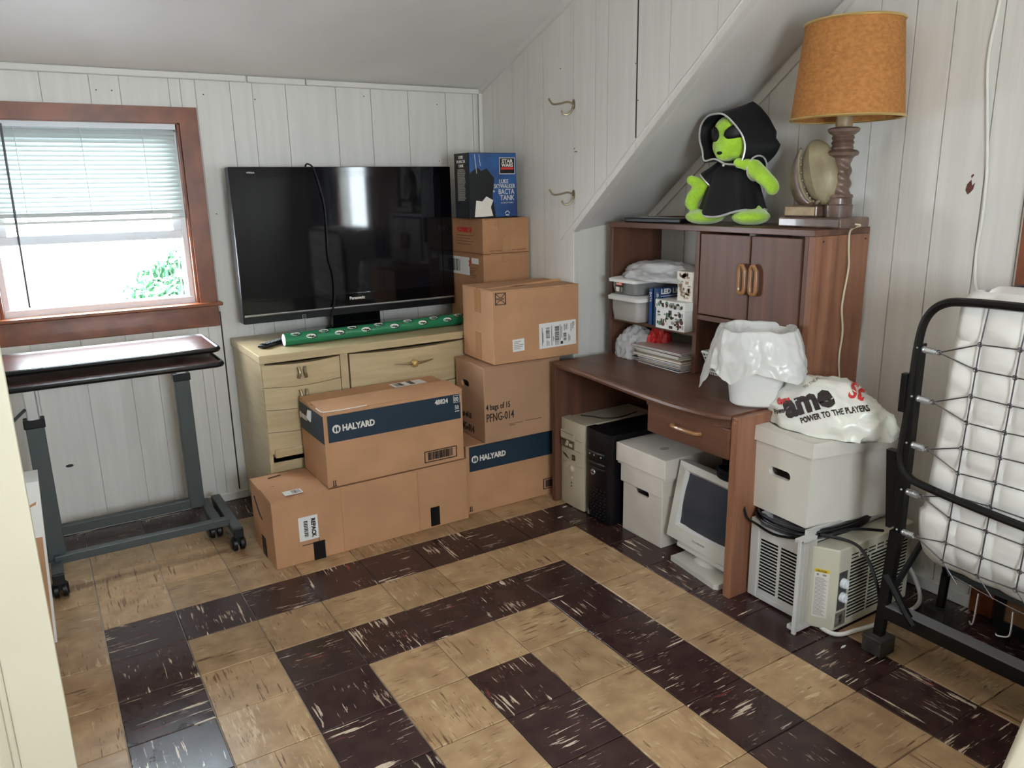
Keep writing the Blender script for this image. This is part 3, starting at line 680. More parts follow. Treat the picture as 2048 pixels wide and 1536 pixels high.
cut(band, MB().box(-.1, .35, .63, .97, 1.07, 1.21, bev=.063, seg=3))
mb = MB(); c = Vector((-.008, 1.24, 1.06)); mb.prism([c+Vector((0, .06*math.cos(a), .06*math.sin(a))) for a in [k*math.pi/8 for k in range(16)]], (-.005, 0, 0)); part('logo_disc', mb, M_PRINTW, t)
part('lettering', text_mb('HALYARD', .12, (-.012, 1.14, 1.02), LU, Z3, bold=.004, sx=.5), M_PRINTW, t)
part('torn_paper', MB().hexa([(-.05, .60, 1.08), (-.02, .62, 1.06), (-.02, .74, 1.09), (-.06, .74, 1.12), (-.03, .58, 1.27), (0, .6, 1.27), (0, .75, 1.25), (-.03, .75, 1.26)]), M_WHITE, t)
OT = Vector((0, 0, 1.386))
part('address_label', frame_box(MB(), OT+Vector((0, 0, 0)), (1, .05, 0), (-.05, 1, 0), 1.75, 2.42, .72, 1.02, .006), M_WHITE, t)
bc = MB(); barcode(bc, OT, (1, .05, 0), (-.05, 1, 0), 1.80, 1.98, .76, .98, 9, 2, .009); barcode(bc, OT, (1, .05, 0), (-.05, 1, 0), 2.1, 2.2, .75, 1.0, 6, 5, .009); part('barcode', bc, M_INK, t)
mb = MB(); mb.prism([(.0, .60, 1.395), (.35, .56, 1.40), (.9, .60, 1.41), (.5, .66, 1.395)], (0, 0, .006)); part('torn_edge', mb, M_CARD3, t)
mb = MB(); mb.tube(smoothpath([(-.01, .3, 1.39), (-.01, .15, 1.38), (.02, .0, 1.385), (.3, -.004, 1.375), (.8, -.004, 1.38)], 4), .009, 6); part('worn_edge', mb, M_PRINTW, t)
# 3 lower HALYARD carton right
t, b = carton('navy-banded HALYARD carton on the floor beside the desk', (6.53, .60, 0), -.5, 2.12, 1.18, 1.43, M_CARD)
halyard_face(t, 2.12, .89, 1.40, .07, .19)
mb = MB(); outline(mb, O, X3, Z3, 1.80, 2.10, .14, .37, .014, .01); barcode(mb, O, X3, Z3, 1.86, 2.04, .18, .33, 12, 19, .01); part('barcode', mb, M_INK, t)
mb = MB(); frame_box(mb, O, X3, Z3, .05, .065, .07, .17, .008); frame_box(mb, O, X3, Z3, .085, .10, .07, .17, .008); frame_box(mb, O, X3, Z3, .035, .115, .06, .07, .008); part('printed_mark', mb, M_INK, t)
# 4 PFNG carton
t, b = carton('plain carton printed 4 bags of 15, PFNG-014, in middle of the stack', (6.93, .52, 1.432), -1.5, 1.76, 1.20, 1.54, M_CARD2, holes=(('l', .80, 1.07, .17, .07),))
part('lettering', text_mb('4 bags of 15', .17, (.03, -.008, .67), X3, Z3, sx=.66, bold=.001), M_INK, t)
part('lettering', text_mb('PFNG-014', .235, (.03, -.008, .435), X3, Z3, sx=.62, bold=.001), M_INK, t)
mb = MB(); outline(mb, O, X3, Z3, 1.56, 1.72, .0+.14, .32, .012, .008); frame_box(mb, O, X3, Z3, 1.56, 1.59, .37, .40, .008); frame_box(mb, O, X3, Z3, .54, .86, .315, .32, .008); frame_box(mb, O, X3, Z3, .92, 1.30, .325, .33, .008); frame_box(mb, O, X3, Z3, .56, .68, .285, .29, .008); part('printed_mark', mb, M_INK, t)
LO = Vector((-.004, 1.20, 0))
part('lettering', text_mb('4 bags of 15', .17, (-.008, 1.16, .38), LU, Z3, sx=.75), M_INK, t)
part('lettering', text_mb('PFNG-014', .22, (-.008, 1.16, .10), LU, Z3, sx=.75), M_INK, t)
# 5 upper shipping carton
t, b = carton('shipping carton with two white labels, topmost in front of the stack', (7.12, .43, 3.0), -2.5, 1.94, 1.30, 1.42, M_CARD, lift=(.0, .0), gap=.05)
mb = MB(); outline(mb, O, X3, Z3, .05, .28, 1.15, 1.38, .014, .008)
for s in (1, -1): mb.tube([(.07, -.01, 1.265-s*.095), (.14, -.01, 1.265-s*.03), (.19, -.01, 1.265-s*.03), (.26, -.01, 1.265-s*.095)], .006, 5)
part('printed_mark', mb, M_INK, t)
part('lettering', text_mb('FRAGILE', .045, (.075, -.008, 1.25), X3, Z3), M_INK, t)
part('sticker', frame_box(MB(), O, (1, 0, .03), (-.03, 0, 1), .42, .68, .20, .44, .006), M_WHITE, t)
mb = MB()
for k, (a, c) in enumerate(((.45, .60), (.45, .56), (.45, .66), (.45, .64), (.45, .58))): frame_box(mb, O, (1, 0, .03), (-.03, 0, 1), a, c, .39-k*.035, .398-k*.035, .009)
part('sticker_text', mb, M_RUST, t)
part('shipping_label', frame_box(MB(), O, (1, 0, .02), (-.02, 0, 1), 1.02, 1.88, .18, .68, .006), M_WHITE, t)
mb = MB(); U_, V_ = (1, 0, .02), (-.02, 0, 1)
r = random.Random(8)
def vbars(x0, x1, z0, z1, n, s):   # bars stacked upward (the label is turned on its side)
    rr = random.Random(s); st = (z1-z0)/n; z = z0
    for i in range(n): frame_box(mb, O, U_, V_, x0, x1, z, z+st*rr.choice((.3, .5, .7)), .009); z += st
vbars(1.17, 1.26, .37, .60, 14, 1); vbars(1.38, 1.48, .22, .60, 22, 2); vbars(1.58, 1.65, .28, .45, 10, 3)
frame_box(mb, O, U_, V_, 1.51, 1.565, .22, .28, .009)
for x, a, c in ((1.08, .24, .6), (1.10, .3, .5), (1.30, .22, .62), (1.34, .3, .4), (1.50, .3, .62), (1.535, .34, .58), (1.60, .48, .62), (1.63, .5, .6), (1.66, .5, .62), (1.70, .25, .4), (1.73, .28, .36), (1.76, .45, .62), (1.80, .5, .64), (1.83, .56, .64), (1.19, .22, .34), (1.23, .22, .32)): frame_box(mb, O, U_, V_, x, x+.010, a, c, .009)
part('barcode', mb, M_INK, t)
part('packing_tape', frame_box(MB(), Vector((-.004, 1.3, 0)), LU, Z3, .55, .80, .95, 1.40, .004), M_TAPE, t)
part('packing_tape', frame_box(MB(), Vector((-.004, 1.3, 0)), LU, Z3, .55, .78, .02, .55, .004), M_TAPE, t)
mb = MB(); mb.prism([(.65, .42, 1.425), (1.35, .62, 1.42), (1.32, .66, 1.42), (.9, .44, 1.42)], (0, 0, .004)); part('flap_gap', mb, M_INK, t)
mb = MB(); mb.hexa([(.02, .35, 1.42), (1.9, .62, 1.42), (1.9, .9, 1.42), (.02, .6, 1.42), (.02, .36, 1.43), (1.9, .63, 1.47), (1.9, .9, 1.425), (.02, .6, 1.425)]); part('flap', mb, M_CARD, t)
# 6,7 tall pair in the corner
t, b = carton('brown carton on the dresser in the corner, below the other one', (7.90, 2.10, 3.455), 0, 1.14, 1.5, 1.495, M_CARD3)
LO = Vector((-.004, 1.5, 0))
part('shipping_label', frame_box(MB(), LO, LU, Z3, .10, .90, 1.02, 1.40, .005), M_WHITE, t)
part('sticker', frame_box(MB(), LO, LU, Z3, 1.0, 1.3, 1.28, 1.40, .005), M_WHITE, t)
part('lettering', text_mb('7', .16, (-.01, .62, 1.22), LU, Z3, bold=.01), M_RED, t)
mb = MB(); 
for k in range(5): frame_box(mb, LO, LU, Z3, .95, 1.2-.05*(k % 3), 1.18-k*.05, 1.186-k*.05, .007)
part('small_print', mb, M_RUST, t); mb = MB(); barcode(mb, LO, LU, Z3, .14, .5, 1.08, 1.34, 10, 8, .008); part('barcode', mb, M_INK, t)
part('packing_tape', frame_box(MB(), O, X3, Z3, .46, .66, 1.30, 1.49, .004), M_TAPE, t)
t, b = carton('brown carton with red print just below the blue picture box', (7.90, 2.10, 4.955), 0, 1.14, 1.5, .725, M_CARD3)
LO = Vector((-.004, 1.5, 0))
part('lettering', text_mb('CASE 3', .13, (-.01, 1.10, .44), LU, Z3, bold=.006, sx=1.6), M_RED, t)
mb = MB()
for k in range(4): frame_box(mb, LO, LU, Z3, .35, 1.1-.12*(k % 2), .36-k*.06, .366-k*.06, .007)
part('small_print', mb, M_RUST, t)
part('packing_tape', frame_box(MB(), O, X3, Z3, .46, .66, .03, .30, .004), M_TAPE, t)
part('packing_tape', frame_box(MB(), O, X3, Z3, .38, .66, .50, .70, .004), M_TAPE, t)
mb = MB()
for a, c in ((.15, .28), (.30, .42), (.70, .80), (.82, 1.05)): frame_box(mb, O, X3, Z3, a, c, .055, .065, .006)
part('small_print', mb, M_RUST, t)

# 8 blue collectors' box (figures left out)
t = thing('collector_box', 'blue and black printed toy box on top of the corner stack', 'box', (7.70, 2.28, 5.685), math.radians(-1.5))
bw_, bd_, bh_ = 1.15, .62, 1.31
mb = MB(); mb.hexa([(0, 0, 0), (bw_, 0, 0), (bw_, bd_, 0), (0, bd_, 0), (0, 0, bh_), (bw_-.02, 0, bh_), (bw_-.02, bd_, bh_), (0, bd_, bh_)]); part('body', mb, M_BLK, t)
part('printed_front', frame_box(MB(), Vector((0, -.001, 0)), X3, Z3, .03, bw_-.02, .02, bh_-.01, .006), M_BLUE, t)
part('printed_band', MB().prism([(.03, -.008, .02), (.62, -.008, .02), (.55, -.008, .45), (.60, -.008, .8), (.42, -.008, 1.0), (.30, -.008, .95), (.20, -.008, 1.02), (.03, -.008, .9)], (0, -.004, 0)), M_BLK, t)
mb = MB(); mb.tube([(.19, -.012, .9), (.15, -.012, 1.28)], .006, 5); mb.tube([(.28, -.012, 1.05), (.25, -.012, 1.28)], .005, 5); part('light_streak', mb, M_PRINTW, t)
part('pale_patch', MB().prism([(.12, -.014, .03), (.34, -.014, .03), (.55, -.014, .04), (.50, -.014, .22), (.56, -.014, .36), (.40, -.014, .44), (.30, -.014, .34), (.16, -.014, .36)], (0, -.004, 0)), M_PRINTW, t)
part('logo_plate', frame_box(MB(), O, X3, Z3, .72, 1.10, .88, 1.22, .012), M_SILVER, t)
part('logo_plate', frame_box(MB(), O, X3, Z3, .74, 1.08, .90, 1.20, .016), M_BLK, t)
part('logo_bar', frame_box(MB(), O, X3, Z3, .76, 1.06, .975, 1.02, .02), M_RED, t)
for s, z, sz, sx in (('STAR', 1.12, .10, 1.12), ('WARS', 1.04, .10, 1.0)): part('lettering', text_mb(s, sz, (.91, -.022, z-.01), X3, Z3, 'CENTER', bold=.003, sx=sx), M_PRINTW, t)
for s, z, sz, x, sx in (('LUKE', .70, .12, .82, .8), ('SKYWALKER', .60, .125, .84, .72), ('BACTA', .48, .15, .88, .8), ('TANK', .355, .15, .90, .85), ('IN', .52, .06, .585, .8)):
    part('lettering', text_mb(s, sz, (x, -.014, z), X3, Z3, 'CENTER', sx=sx), M_PRINTW, t)
part('lettering', text_mb('S C U L P T U R E', .04, (.9, -.014, .29), X3, Z3, 'CENTER'), M_PRINTW, t)
part('emblem', MB().tube([(.90+.05*math.cos(a), -.012, .08+.05*math.sin(a)) for a in [math.pi*k/8 for k in range(9)]], .007, 5), M_PRINTW, t)
part('emblem', frame_box(MB(), O, X3, Z3, .86, .94, .04, .06, .01), M_PRINTW, t)
LO = Vector((-.001, bd_, 0)); mb = MB(); r = random.Random(2)
for k in range(34): frame_box(mb, LO, LU, Z3, .14, .50-.06*r.random(), .36+k*.019, .366+k*.019, .006)
part('small_print', mb, M_PRINTW, t)
part('lettering', text_mb('LUKE\nIN BACTA\nTANK', .085, (-.008, bd_-.32, 1.2), LU, Z3, 'CENTER'), M_PRINTW, t)

# ------------------------------------------------------------------ dresser
DX0, DX1, DY0, DY1 = 3.09, 9.0, 1.87, 4.09
t = thing('dresser', 'blond wood chest of drawers under the television', 'dresser', (6, 3, 0))
mb = MB(); mb.box(DX0+.03, DX0+.1, DY0+.06, DY1, .15, 3.30); mb.box(DX1-.1, DX1-.03, DY0+.06, DY1, .15, 3.30); mb.box(DX0+.1, DX1-.1, DY1-.05, DY1, .15, 3.30); mb.box(DX0+.1, DX1-.1, DY0+.10, DY1-.05, 1.38, 1.5)
mb.box(4.60, 4.75, DY0+.04, DY1-.1, 1.5, 3.30); mb.box(7.32, 7.47, DY0+.04, DY1-.1, 1.5, 3.30); part('carcass', mb, M_DRESS, t)
part('top', MB().box(DX0, DX1, DY0-.02, DY1, 3.30, 3.45, bev=.012), M_DRESS, t)
part('plinth', MB().box(DX0+.12, DX1-.1, DY0-.04, DY0+.18, 1.50, 1.66, bev=.02), M_DRESS, t)
part('plinth', MB().box(DX0+.10, DX1-.1, DY0+.10, DY0+.3, .1, 1.5, bev=.01), M_DRESS, t)
def bowed(x0, x1, z0, z1, bow, n=14):
    mb = MB(); A = []
    for i in range(n+1):
        u = i/n; x = x0+(x1-x0)*u; y = DY0+.02-bow*math.sin(math.pi*u)**1
        sag = -.035*math.sin(math.pi*u)
        A.append((x, y, z0+sag, z1+sag))
    f = [mb.b.verts.new((x, y, a)) for x, y, a, c in A]; g = [mb.b.verts.new((x, y, c)) for x, y, a, c in A]
    f2 = [mb.b.verts.new((x, DY0+.14, a)) for x, y, a, c in A]; g2 = [mb.b.verts.new((x, DY0+.14, c)) for x, y, a, c in A]
    for i in range(n):
        for q in ((f[i], f[i+1], g[i+1], g[i]), (g[i], g[i+1], g2[i+1], g2[i]), (f2[i], f2[i+1], f[i+1], f[i]), (g2[i], g2[i+1], f2[i+1], f2[i])): mb.b.faces.new(q)
    mb.b.faces.new((f[0], g[0], g2[0], f2[0])); mb.b.faces.new((f[n], f2[n], g2[n], g[n])); return mb
def pulls(d, xc, zc):
    h = []
    for s in (-1, 1):
        mb = MB().tube(smoothpath([(xc+s*.06, DY0-.06, zc+.10), (xc+s*.05, DY0-.10, zc), (xc+s*.075, DY0-.08, zc-.10)], 5), .03, 8, rs=None)
        part('drawer_pull', mb, M_BRASS, d, smooth=True)
for x0, x1 in ((3.13, 4.58), (7.50, 8.94)):
    for k in range(4):
        z1 = 3.27-k*.425; d = part('drawer', bowed(x0, x1, z1-.415, z1, .05), M_DRESS, t, smooth=True); pulls(d, (x0+x1)/2-.03, z1-.2)
for k, (z0, z1) in enumerate(((2.50, 3.27), (1.70, 2.48))):
    d = part('drawer', bowed(4.78, 7.30, z0, z1, .06), M_DRESS, t, smooth=True); xc, zc = 6.08, z0+.44
    mb = MB()
    for s in (-1, 1):
        P = [(xc, DY0-.10, zc), (xc+s*.2, DY0-.11, zc+.012), (xc+s*.42, DY0-.06, zc+.03)]
        mb.tube(smoothpath(P, 5), .03, 8, rs=[.036-.003*i for i in range(11)])
    part('drawer_pull', mb, M_BRASS, d, smooth=True)
    part('pull_boss', MB().lathe([(.0, -.06), (.05, -.05), (.075, -.02), (.08, .0), (.08, .03)], (xc, DY0-.10, zc), 20, 'y'), M_GOLD, d, smooth=True)

# ------------------------------------------------------------------ television
TY = 3.42
t = thing('television', 'large black flat-screen television standing on the blond dresser', 'television', (5.5, TY+.1, 3.45))
xl, xr, zb, zt = 3.24, 7.88, 3.79, 6.76
sx0, sx1, sz0, sz1 = 3.52, 7.62, 4.22, 6.57
mb = MB(); mb.box(xl, xr, TY, TY+.30, zb, zt, bev=.02); cab = part('cabinet', mb, M_BLK, t)
mb = MB(); y_ = TY-.02
mb.box(xl+.01, sx0, y_, TY+.02, 3.98, zt-.01); mb.box(sx1, xr-.01, y_, TY+.02, 3.98, zt-.01); mb.box(sx0, sx1, y_, TY+.02, sz1, zt-.01); mb.box(sx0, sx1, y_, TY+.02, 3.98, sz0); bz = part('bezel', mb, M_GLOSS, t)
part('screen', MB().box(sx0, sx1, TY-.004, TY+.001, sz0, sz1), M_SCREEN, t, 'glossy dark glass screen')
mb = MB(); n = 24
P = [(xl+.02+(xr-xl-.04)*i/n, TY-.03-.02*math.sin(math.pi*i/n), 3.955+.0*math.sin(math.pi*i/n)) for i in range(n+1)]
mb.tube(P, .022, 6); part('silver_strip', mb, M_SILVER, t, 'thin silver strip below the screen', smooth=True)
mb = MB(); mb.box(xl+.02, xr-.02, TY-.03, TY+.05, zb+.005, 3.93, bev=.01); part('speaker_bar', mb, M_BLK, t)
part('lettering', text_mb('Panasonic', .085, (5.58, y_-.002, 4.095), X3, Z3, 'CENTER', bold=.003), M_PRINTW, t)
part('lettering', text_mb('VIERA', .045, (3.56, y_-.002, 6.64), X3, Z3, sx=1.3), M_SILVER, t)
mb = MB(); outline(mb, Vector((0, TY-.035, 0)), X3, Z3, 4.39, 4.46, 3.80, 3.88, .008, .004); frame_box(mb, Vector((0, TY-.035, 0)), X3, Z3, 4.41, 4.44, 3.833, 3.845, .004); part('printed_mark', mb, M_SILVER, t)
mb = MB(); mb.box(5.05, 6.1, TY+.05, TY+.22, 3.52, 3.85, bev=.02); part('stand_neck', mb, M_GLOSS, t)
def oval(a, b_, h0, h1, cx, cy, nn=40, p=2.6):
    mb = MB(); A = []
    for k in range(nn):
        th = 2*math.pi*k/nn; c, s_ = math.cos(th), math.sin(th)
        A.append((cx+a*abs(c)**(2/p)*(1 if c > 0 else -1), cy+b_*abs(s_)**(2/p)*(1 if s_ > 0 else -1)))
    mb.prism([(x, y, h0) for x, y in A], (0, 0, h1-h0)); return mb
part('stand_base', oval(1.45, .38, 3.455, 3.52, 5.58, TY+.12), M_GLOSS, t)
mb = MB(); nn = 40; A = []
for k in range(nn):
    th = 2*math.pi*k/nn; c, s_ = math.cos(th), math.sin(th); A.append((5.58+1.46*abs(c)**(2/2.6)*(1 if c > 0 else -1), TY+.12+.39*abs(s_)**(2/2.6)*(1 if s_ > 0 else -1), 3.475))
mb.tube(A, .012, 5, closed=True); part('base_rim', mb, M_SILVER, t)
cp = smoothpath([(4.80, TY+.34, 5.9), (4.79, TY+.34, 6.5), (4.78, TY+.22, 6.78), (4.80, TY+.06, 6.81), (4.86, TY-.05, 6.70), (4.96, TY-.06, 6.3), (5.02, TY-.05, 5.95), (5.02, TY-.05, 5.4), (5.02, TY-.05, 5.0), (5.09, TY-.05, 4.6), (5.08, TY-.06, 4.2), (4.99, TY-.1, 3.85), (4.90, TY-.12, 3.6), (4.82, TY-.1, 3.55)], 6)
part('power_cord', MB().tube(cp, .017, 8), M_BLK, t, 'black cord looped over the front', smooth=True)
cp = smoothpath([(4.80, TY-.03, 6.80), (4.84, TY-.04, 6.6), (4.84, TY-.035, 6.35), (4.85, TY-.03, 6.2)], 5)

# things lying on the dresser
G0 = Vector((3.74, 2.52, 3.572)); G1 = Vector((7.58, 2.60, 3.572))
t = thing('gift_wrap_roll', 'green roll of penguin-pattern wrapping paper along the dresser edge', 'wrapping paper', (5.6, 2.56, 3.45))
part('paper_tube', MB().tube([G0, G1], .118, 24, cap=False), M_GWRAP, t, smooth=True)
part('core', MB().tube([G0-Vector((.004, 0, 0)), G1+Vector((.004, 0, 0))], .112, 24), M_WHITE, t, 'white cardboard core')
r = random.Random(4); k = 0; xx = 3.95
mb = MB(); mk = MB(); mr = MB()
def onroll(x, a, rr=.1195): return (x, 2.52+.08*(x-3.74)/3.84-math.cos(a)*rr, 3.572+math.sin(a)*rr)
def patch(m_, x, a, ex, ea, rr, n=12):
    ex *= 1.25; ea *= 1.2
    m_.poly([onroll(x+ex*math.cos(q), a+ea*math.sin(q), rr) for q in [2*math.pi*i/n for i in range(n)]])
while xx < 7.5:
    a = .35 if k % 2 else 1.05
    patch(mk, xx+.03, a-.05, .085, .36, .1195); patch(mb, xx, a, .075, .30, .1205); patch(mk, xx+.045, a-.22, .026, .2, .1215); patch(mr, xx-.01, a+.02, .016, .08, .1215)
    if k % 2: patch(mr, xx+.19, a+.3, .02, .12, .1205)
    xx += .30+r.uniform(-.03, .03); k += 1
part('print_black', mk, M_BLK, t); part('print_white', mb, M_WHITE, t); part('print_red', mr, M_RUST, t)
t = thing('remote_control', 'black remote control left of the green wrapping roll', 'remote', (3.62, 2.75, 3.46), math.radians(38))
mb = MB(); mb.grid(lambda u, v: (-.38+.76*u, (-.085+.17*v), .07+.045*math.sin(math.pi*v)-.045*(2*u-1)**2+.03*u), 14, 6); 
body = MB().box(-.40, .40, -.09, .09, .0, .075, bev=.03, seg=3); part('body', body, M_BLK, t, smooth=True); mb.b.free()
mb = MB()
for i in range(9):
    for j in range(3): mb.box(-.30+i*.065, -.262+i*.065, -.055+j*.045, -.025+j*.045, .074, .086, bev=.004)
part('buttons', mb, M_GREY, t, stuff=True)
t = thing('magazine', 'printed magazine lying flat beneath the right end of the television', 'magazine', (7.2, 3.0, 3.455), math.radians(14))
part('pages', MB().box(-.55, .55, -.33, .33, 0, .025, bev=.004), M_WHITE, t); part('cover_print', MB().box(-.48, .20, -.27, .26, .025, .030), M_INK, t); part('cover_print', MB().box(-.40, .08, -.18, .17, .030, .033), M_GREY, t)

# ------------------------------------------------------------------ overbed table
t = thing('overbed_table', 'wheeled overbed table with a two-piece cherry top under the window', 'table', (.8, 1.9, 0))
def slab(x0, x1, y0, y1, z0, z1, r):
    P = []
    for cx, cy, a0_ in ((x1-r, y1-r, 0), (x0+r, y1-r, 90), (x0+r, y0+r, 180), (x1-r, y0+r, 270)):
        for k in range(6): a = math.radians(a0_+k*18); P.append((cx+r*math.cos(a), cy+r*math.sin(a), z0))
    return MB().prism(P, (0, 0, z1-z0))
up = part('table_top', slab(-1.05, 2.40, 1.66, 3.20, 3.66, 3.73, .14), M_TABT, t); lo_ = part('table_top', slab(-1.0, 2.35, 1.22, 2.9, 3.49, 3.56, .12), M_TABT, t)
def rim(x0, x1, y0, y1, z, r, par):
    P = []
    for cx, cy, a0_ in ((x1-r, y1-r, 0), (x0+r, y1-r, 90), (x0+r, y0+r, 180), (x1-r, y0+r, 270)):
        for k in range(6): a = math.radians(a0_+k*18); P.append((cx+r*math.cos(a), cy+r*math.sin(a), z))
    part('edge_moulding', MB().tube(P, .045, 8, closed=True), M_BLKM, par, smooth=True)
rim(-1.05, 2.40, 1.66, 3.20, 3.70, .14, up); rim(-1.0, 2.35, 1.22, 2.9, 3.53, .12, lo_)
for x, zt_, yp in ((-.45, 2.72, 2.08), (1.94, 2.94, 3.12)):
    part('post', MB().box(x-.13, x+.13, yp-.11, yp+.11, .42, zt_, bev=.015), M_DGREY, t)
    part('post_collar', MB().box(x-.15, x+.15, yp-.13, yp+.13, zt_, zt_+.14, bev=.015), M_BLK, t)
    part('inner_post', MB().box(x-.09, x+.09, yp-.08, yp+.08, zt_+.12, 3.49 if yp < 3 else 3.655, bev=.02), M_CHROME, t)
mb = MB(); mb.box(-.9, 2.15, 1.7, 2.25, 3.44, 3.49); part('support_plate', mb, M_CHROME, t)
part('height_lever', MB().tube([(-.54, 1.95, 3.05), (-.75, 1.7, 2.92), (-.98, 1.5, 2.72)], .025, 8), M_DGREY, t)
part('cross_rail', MB().box(-.50, 2.08, 3.04, 3.2, .42, .60, bev=.012), M_DGREY, t)
part('cross_rail', MB().box(-.50, 2.28, 1.86, 2.0, .40, .54, bev=.012), M_DGREY, t)
for x, yy0, yy1 in ((-.48, 1.35, 3.3), (2.10, 2.15, 3.35), (2.34, 1.52, 3.42)):
    part('foot_rail', MB().box(x-.085, x+.085, yy0, yy1, .30, .46, bev=.012), M_DGREY, t)
part('end_cap', MB().box(2.255, 2.425, 1.46, 1.53, .29, .47, bev=.01), M_BLK, t); part('end_cap', MB().box(-.565, -.395, 1.29, 1.36, .29, .47, bev=.01), M_BLK, t)
def caster(par, x, y, r_=.13, top=.30, ang=0):
    M_ = Matrix.Rotation(ang, 3, 'Z'); 
    mb = MB(); 
    for s in (-1, 1): mb.lathe([(r_*.5, s*.02), (r_, s*.03), (r_, s*.09), (r_*.7, s*.12), (.01, s*.12)], (x, y, r_), 18, 'x')
    w = part('caster', mb, M_BLK, par, smooth=True)
    part('fork', MB().box(x-.05, x+.05, y-.07, y+.07, r_, top, bev=.01), M_BLK, par)
caster(t, 2.34, 1.62); caster(t, -.48, 1.5); caster(t, 2.1, 2.4); caster(t, -.48, 3.2); caster(t, 2.34, 3.35)

# ------------------------------------------------------------------ desk
t = thing('computer_desk', 'walnut laminate computer desk with a bowed front and one drawer', 'desk', (9.7, -2.1, 0))
FX, BX, LY, RY = 8.36, 11.12, .30, -4.52
part('side_panel', MB().box(FX, BX, LY-.12, LY, 0, 2.93, bev=.012), M_DESKZ, t)
part('side_panel', MB().box(FX, BX, RY, RY+.14, 0, 2.93, bev=.012), M_DESKLIT, t, 'right-hand side panel with its light painted in')
fr = smoothpath([(8.37, .18, 0), (8.33, -.88, 0), (8.25, -1.75, 0), (8.17, -2.69, 0), (8.15, -3.50, 0), (8.22, -4.10, 0), (8.37, RY+.15, 0)], 4)
P = [(v.x, v.y, 2.84) for v in fr]+[(BX, RY+.15, 2.84), (BX, .18, 2.84)]
mb = MB().prism(P, (0, 0, .115)); part('desktop', mb, M_DESKY, t)
mb = MB().tube([(v.x+.005, v.y, 2.90) for v in fr], .052, 8); part('front_edging', mb, M_DESKY, t, smooth=True)
part('back_panel', MB().box(BX-.35, BX-.30, RY+.14, LY-.12, 1.2, 2.84), M_DESKY, t)
part('drawer_case', MB().box(FX+.08, BX-.5, -4.36, -2.62, 2.30, 2.83), M_DESKY, t)
part('drawer_rail', MB().prism([(8.30, -2.58, 2.74), (8.26, -3.4, 2.74), (8.28, -4.1, 2.74), (8.40, -4.38, 2.74), (8.46, -4.38, 2.74), (8.46, -2.58, 2.74)], (0, 0, .10)), M_DESKY, t)
d = part('drawer', MB().box(8.33, 8.42, -4.375, -2.58, 2.26, 2.735, bev=.01), M_DESKY, t)
h = MB().tube(smoothpath([(8.34, -3.20, 2.52), (8.25, -3.24, 2.53), (8.22, -3.36, 2.535), (8.22, -3.64, 2.535), (8.25, -3.76, 2.53), (8.34, -3.80, 2.52)], 5), .032, 10)
part('drawer_handle', h, M_OAKH, d, smooth=True)
# ------------------------------------------------------------------ hutch
t = thing('hutch', 'walnut laminate hutch with two cupboard doors on top of the desk', 'shelf unit', (10.4, -2.1, 2.96))
HX, HB = 9.8, 11.1; z0, z1 = 2.96, 5.60
part('top_panel', MB().box(HX-.02, HB, -4.52, .30, 5.50, 5.60, bev=.01), M_DESKY, t)
part('side_panel', MB().box(HX, HB, .20, .30, z0, 5.50, bev=.008), M_DESKZ, t)
part('side_panel', MB().box(HX, HB, -4.52, -4.40, z0, 5.50, bev=.008), M_DESKLIT, t, 'right-hand side panel with its light painted in')
part('divider', MB().box(HX, HB-.05, -2.17, -2.07, z0, 5.50, bev=.008), M_DESKZ, t)
part('shelf', MB().box(HX+.02, HB-.05, -2.07, .20, 3.63, 3.71, bev=.008), M_DESKY, t)
part('shelf', MB().box(HX+.0, HB-.05, -4.40, -2.17, 3.96, 4.05, bev=.008), M_DESKY, t)
part('face_stile', MB().box(HX, HX+.08, -4.40, -4.33, 4.05, 5.50), M_DESKZ, t)
for a, b_, hy in ((-3.31, -2.22, -3.22), (-4.31, -3.34, -3.46)):
    d = part('cupboard_door', MB().box(HX-.03, HX+.05, a, b_, 4.075, 5.465, bev=.012), M_DESKZ, t)
    hp = [(HX-.03, hy, 4.94), (HX-.10, hy, 4.97), (HX-.14, hy, 4.90), (HX-.14, hy, 4.64), (HX-.10, hy, 4.57), (HX-.03, hy, 4.60)]
    ring = smoothpath([(HX-.09, hy, 5.00), (HX-.09, hy+.055, 4.96), (HX-.09, hy+.06, 4.77), (HX-.09, hy+.055, 4.58), (HX-.09, hy, 4.54), (HX-.09, hy-.055, 4.58), (HX-.09, hy-.06, 4.77), (HX-.09, hy-.055, 4.96)], 4)[:-1]
    ring = ring[:] 
    part('door_handle', MB().tube(ring, .034, 10, closed=True), M_OAKH, d, smooth=True)
mb = MB()
for y, z in ((-4.523, 5.42), (-4.523, 3.1)):
    for x in (9.98, 11.0): mb.sph((x, y, z), .015, 8, 5)
part('screw_heads', mb, M_INK, t, stuff=True)

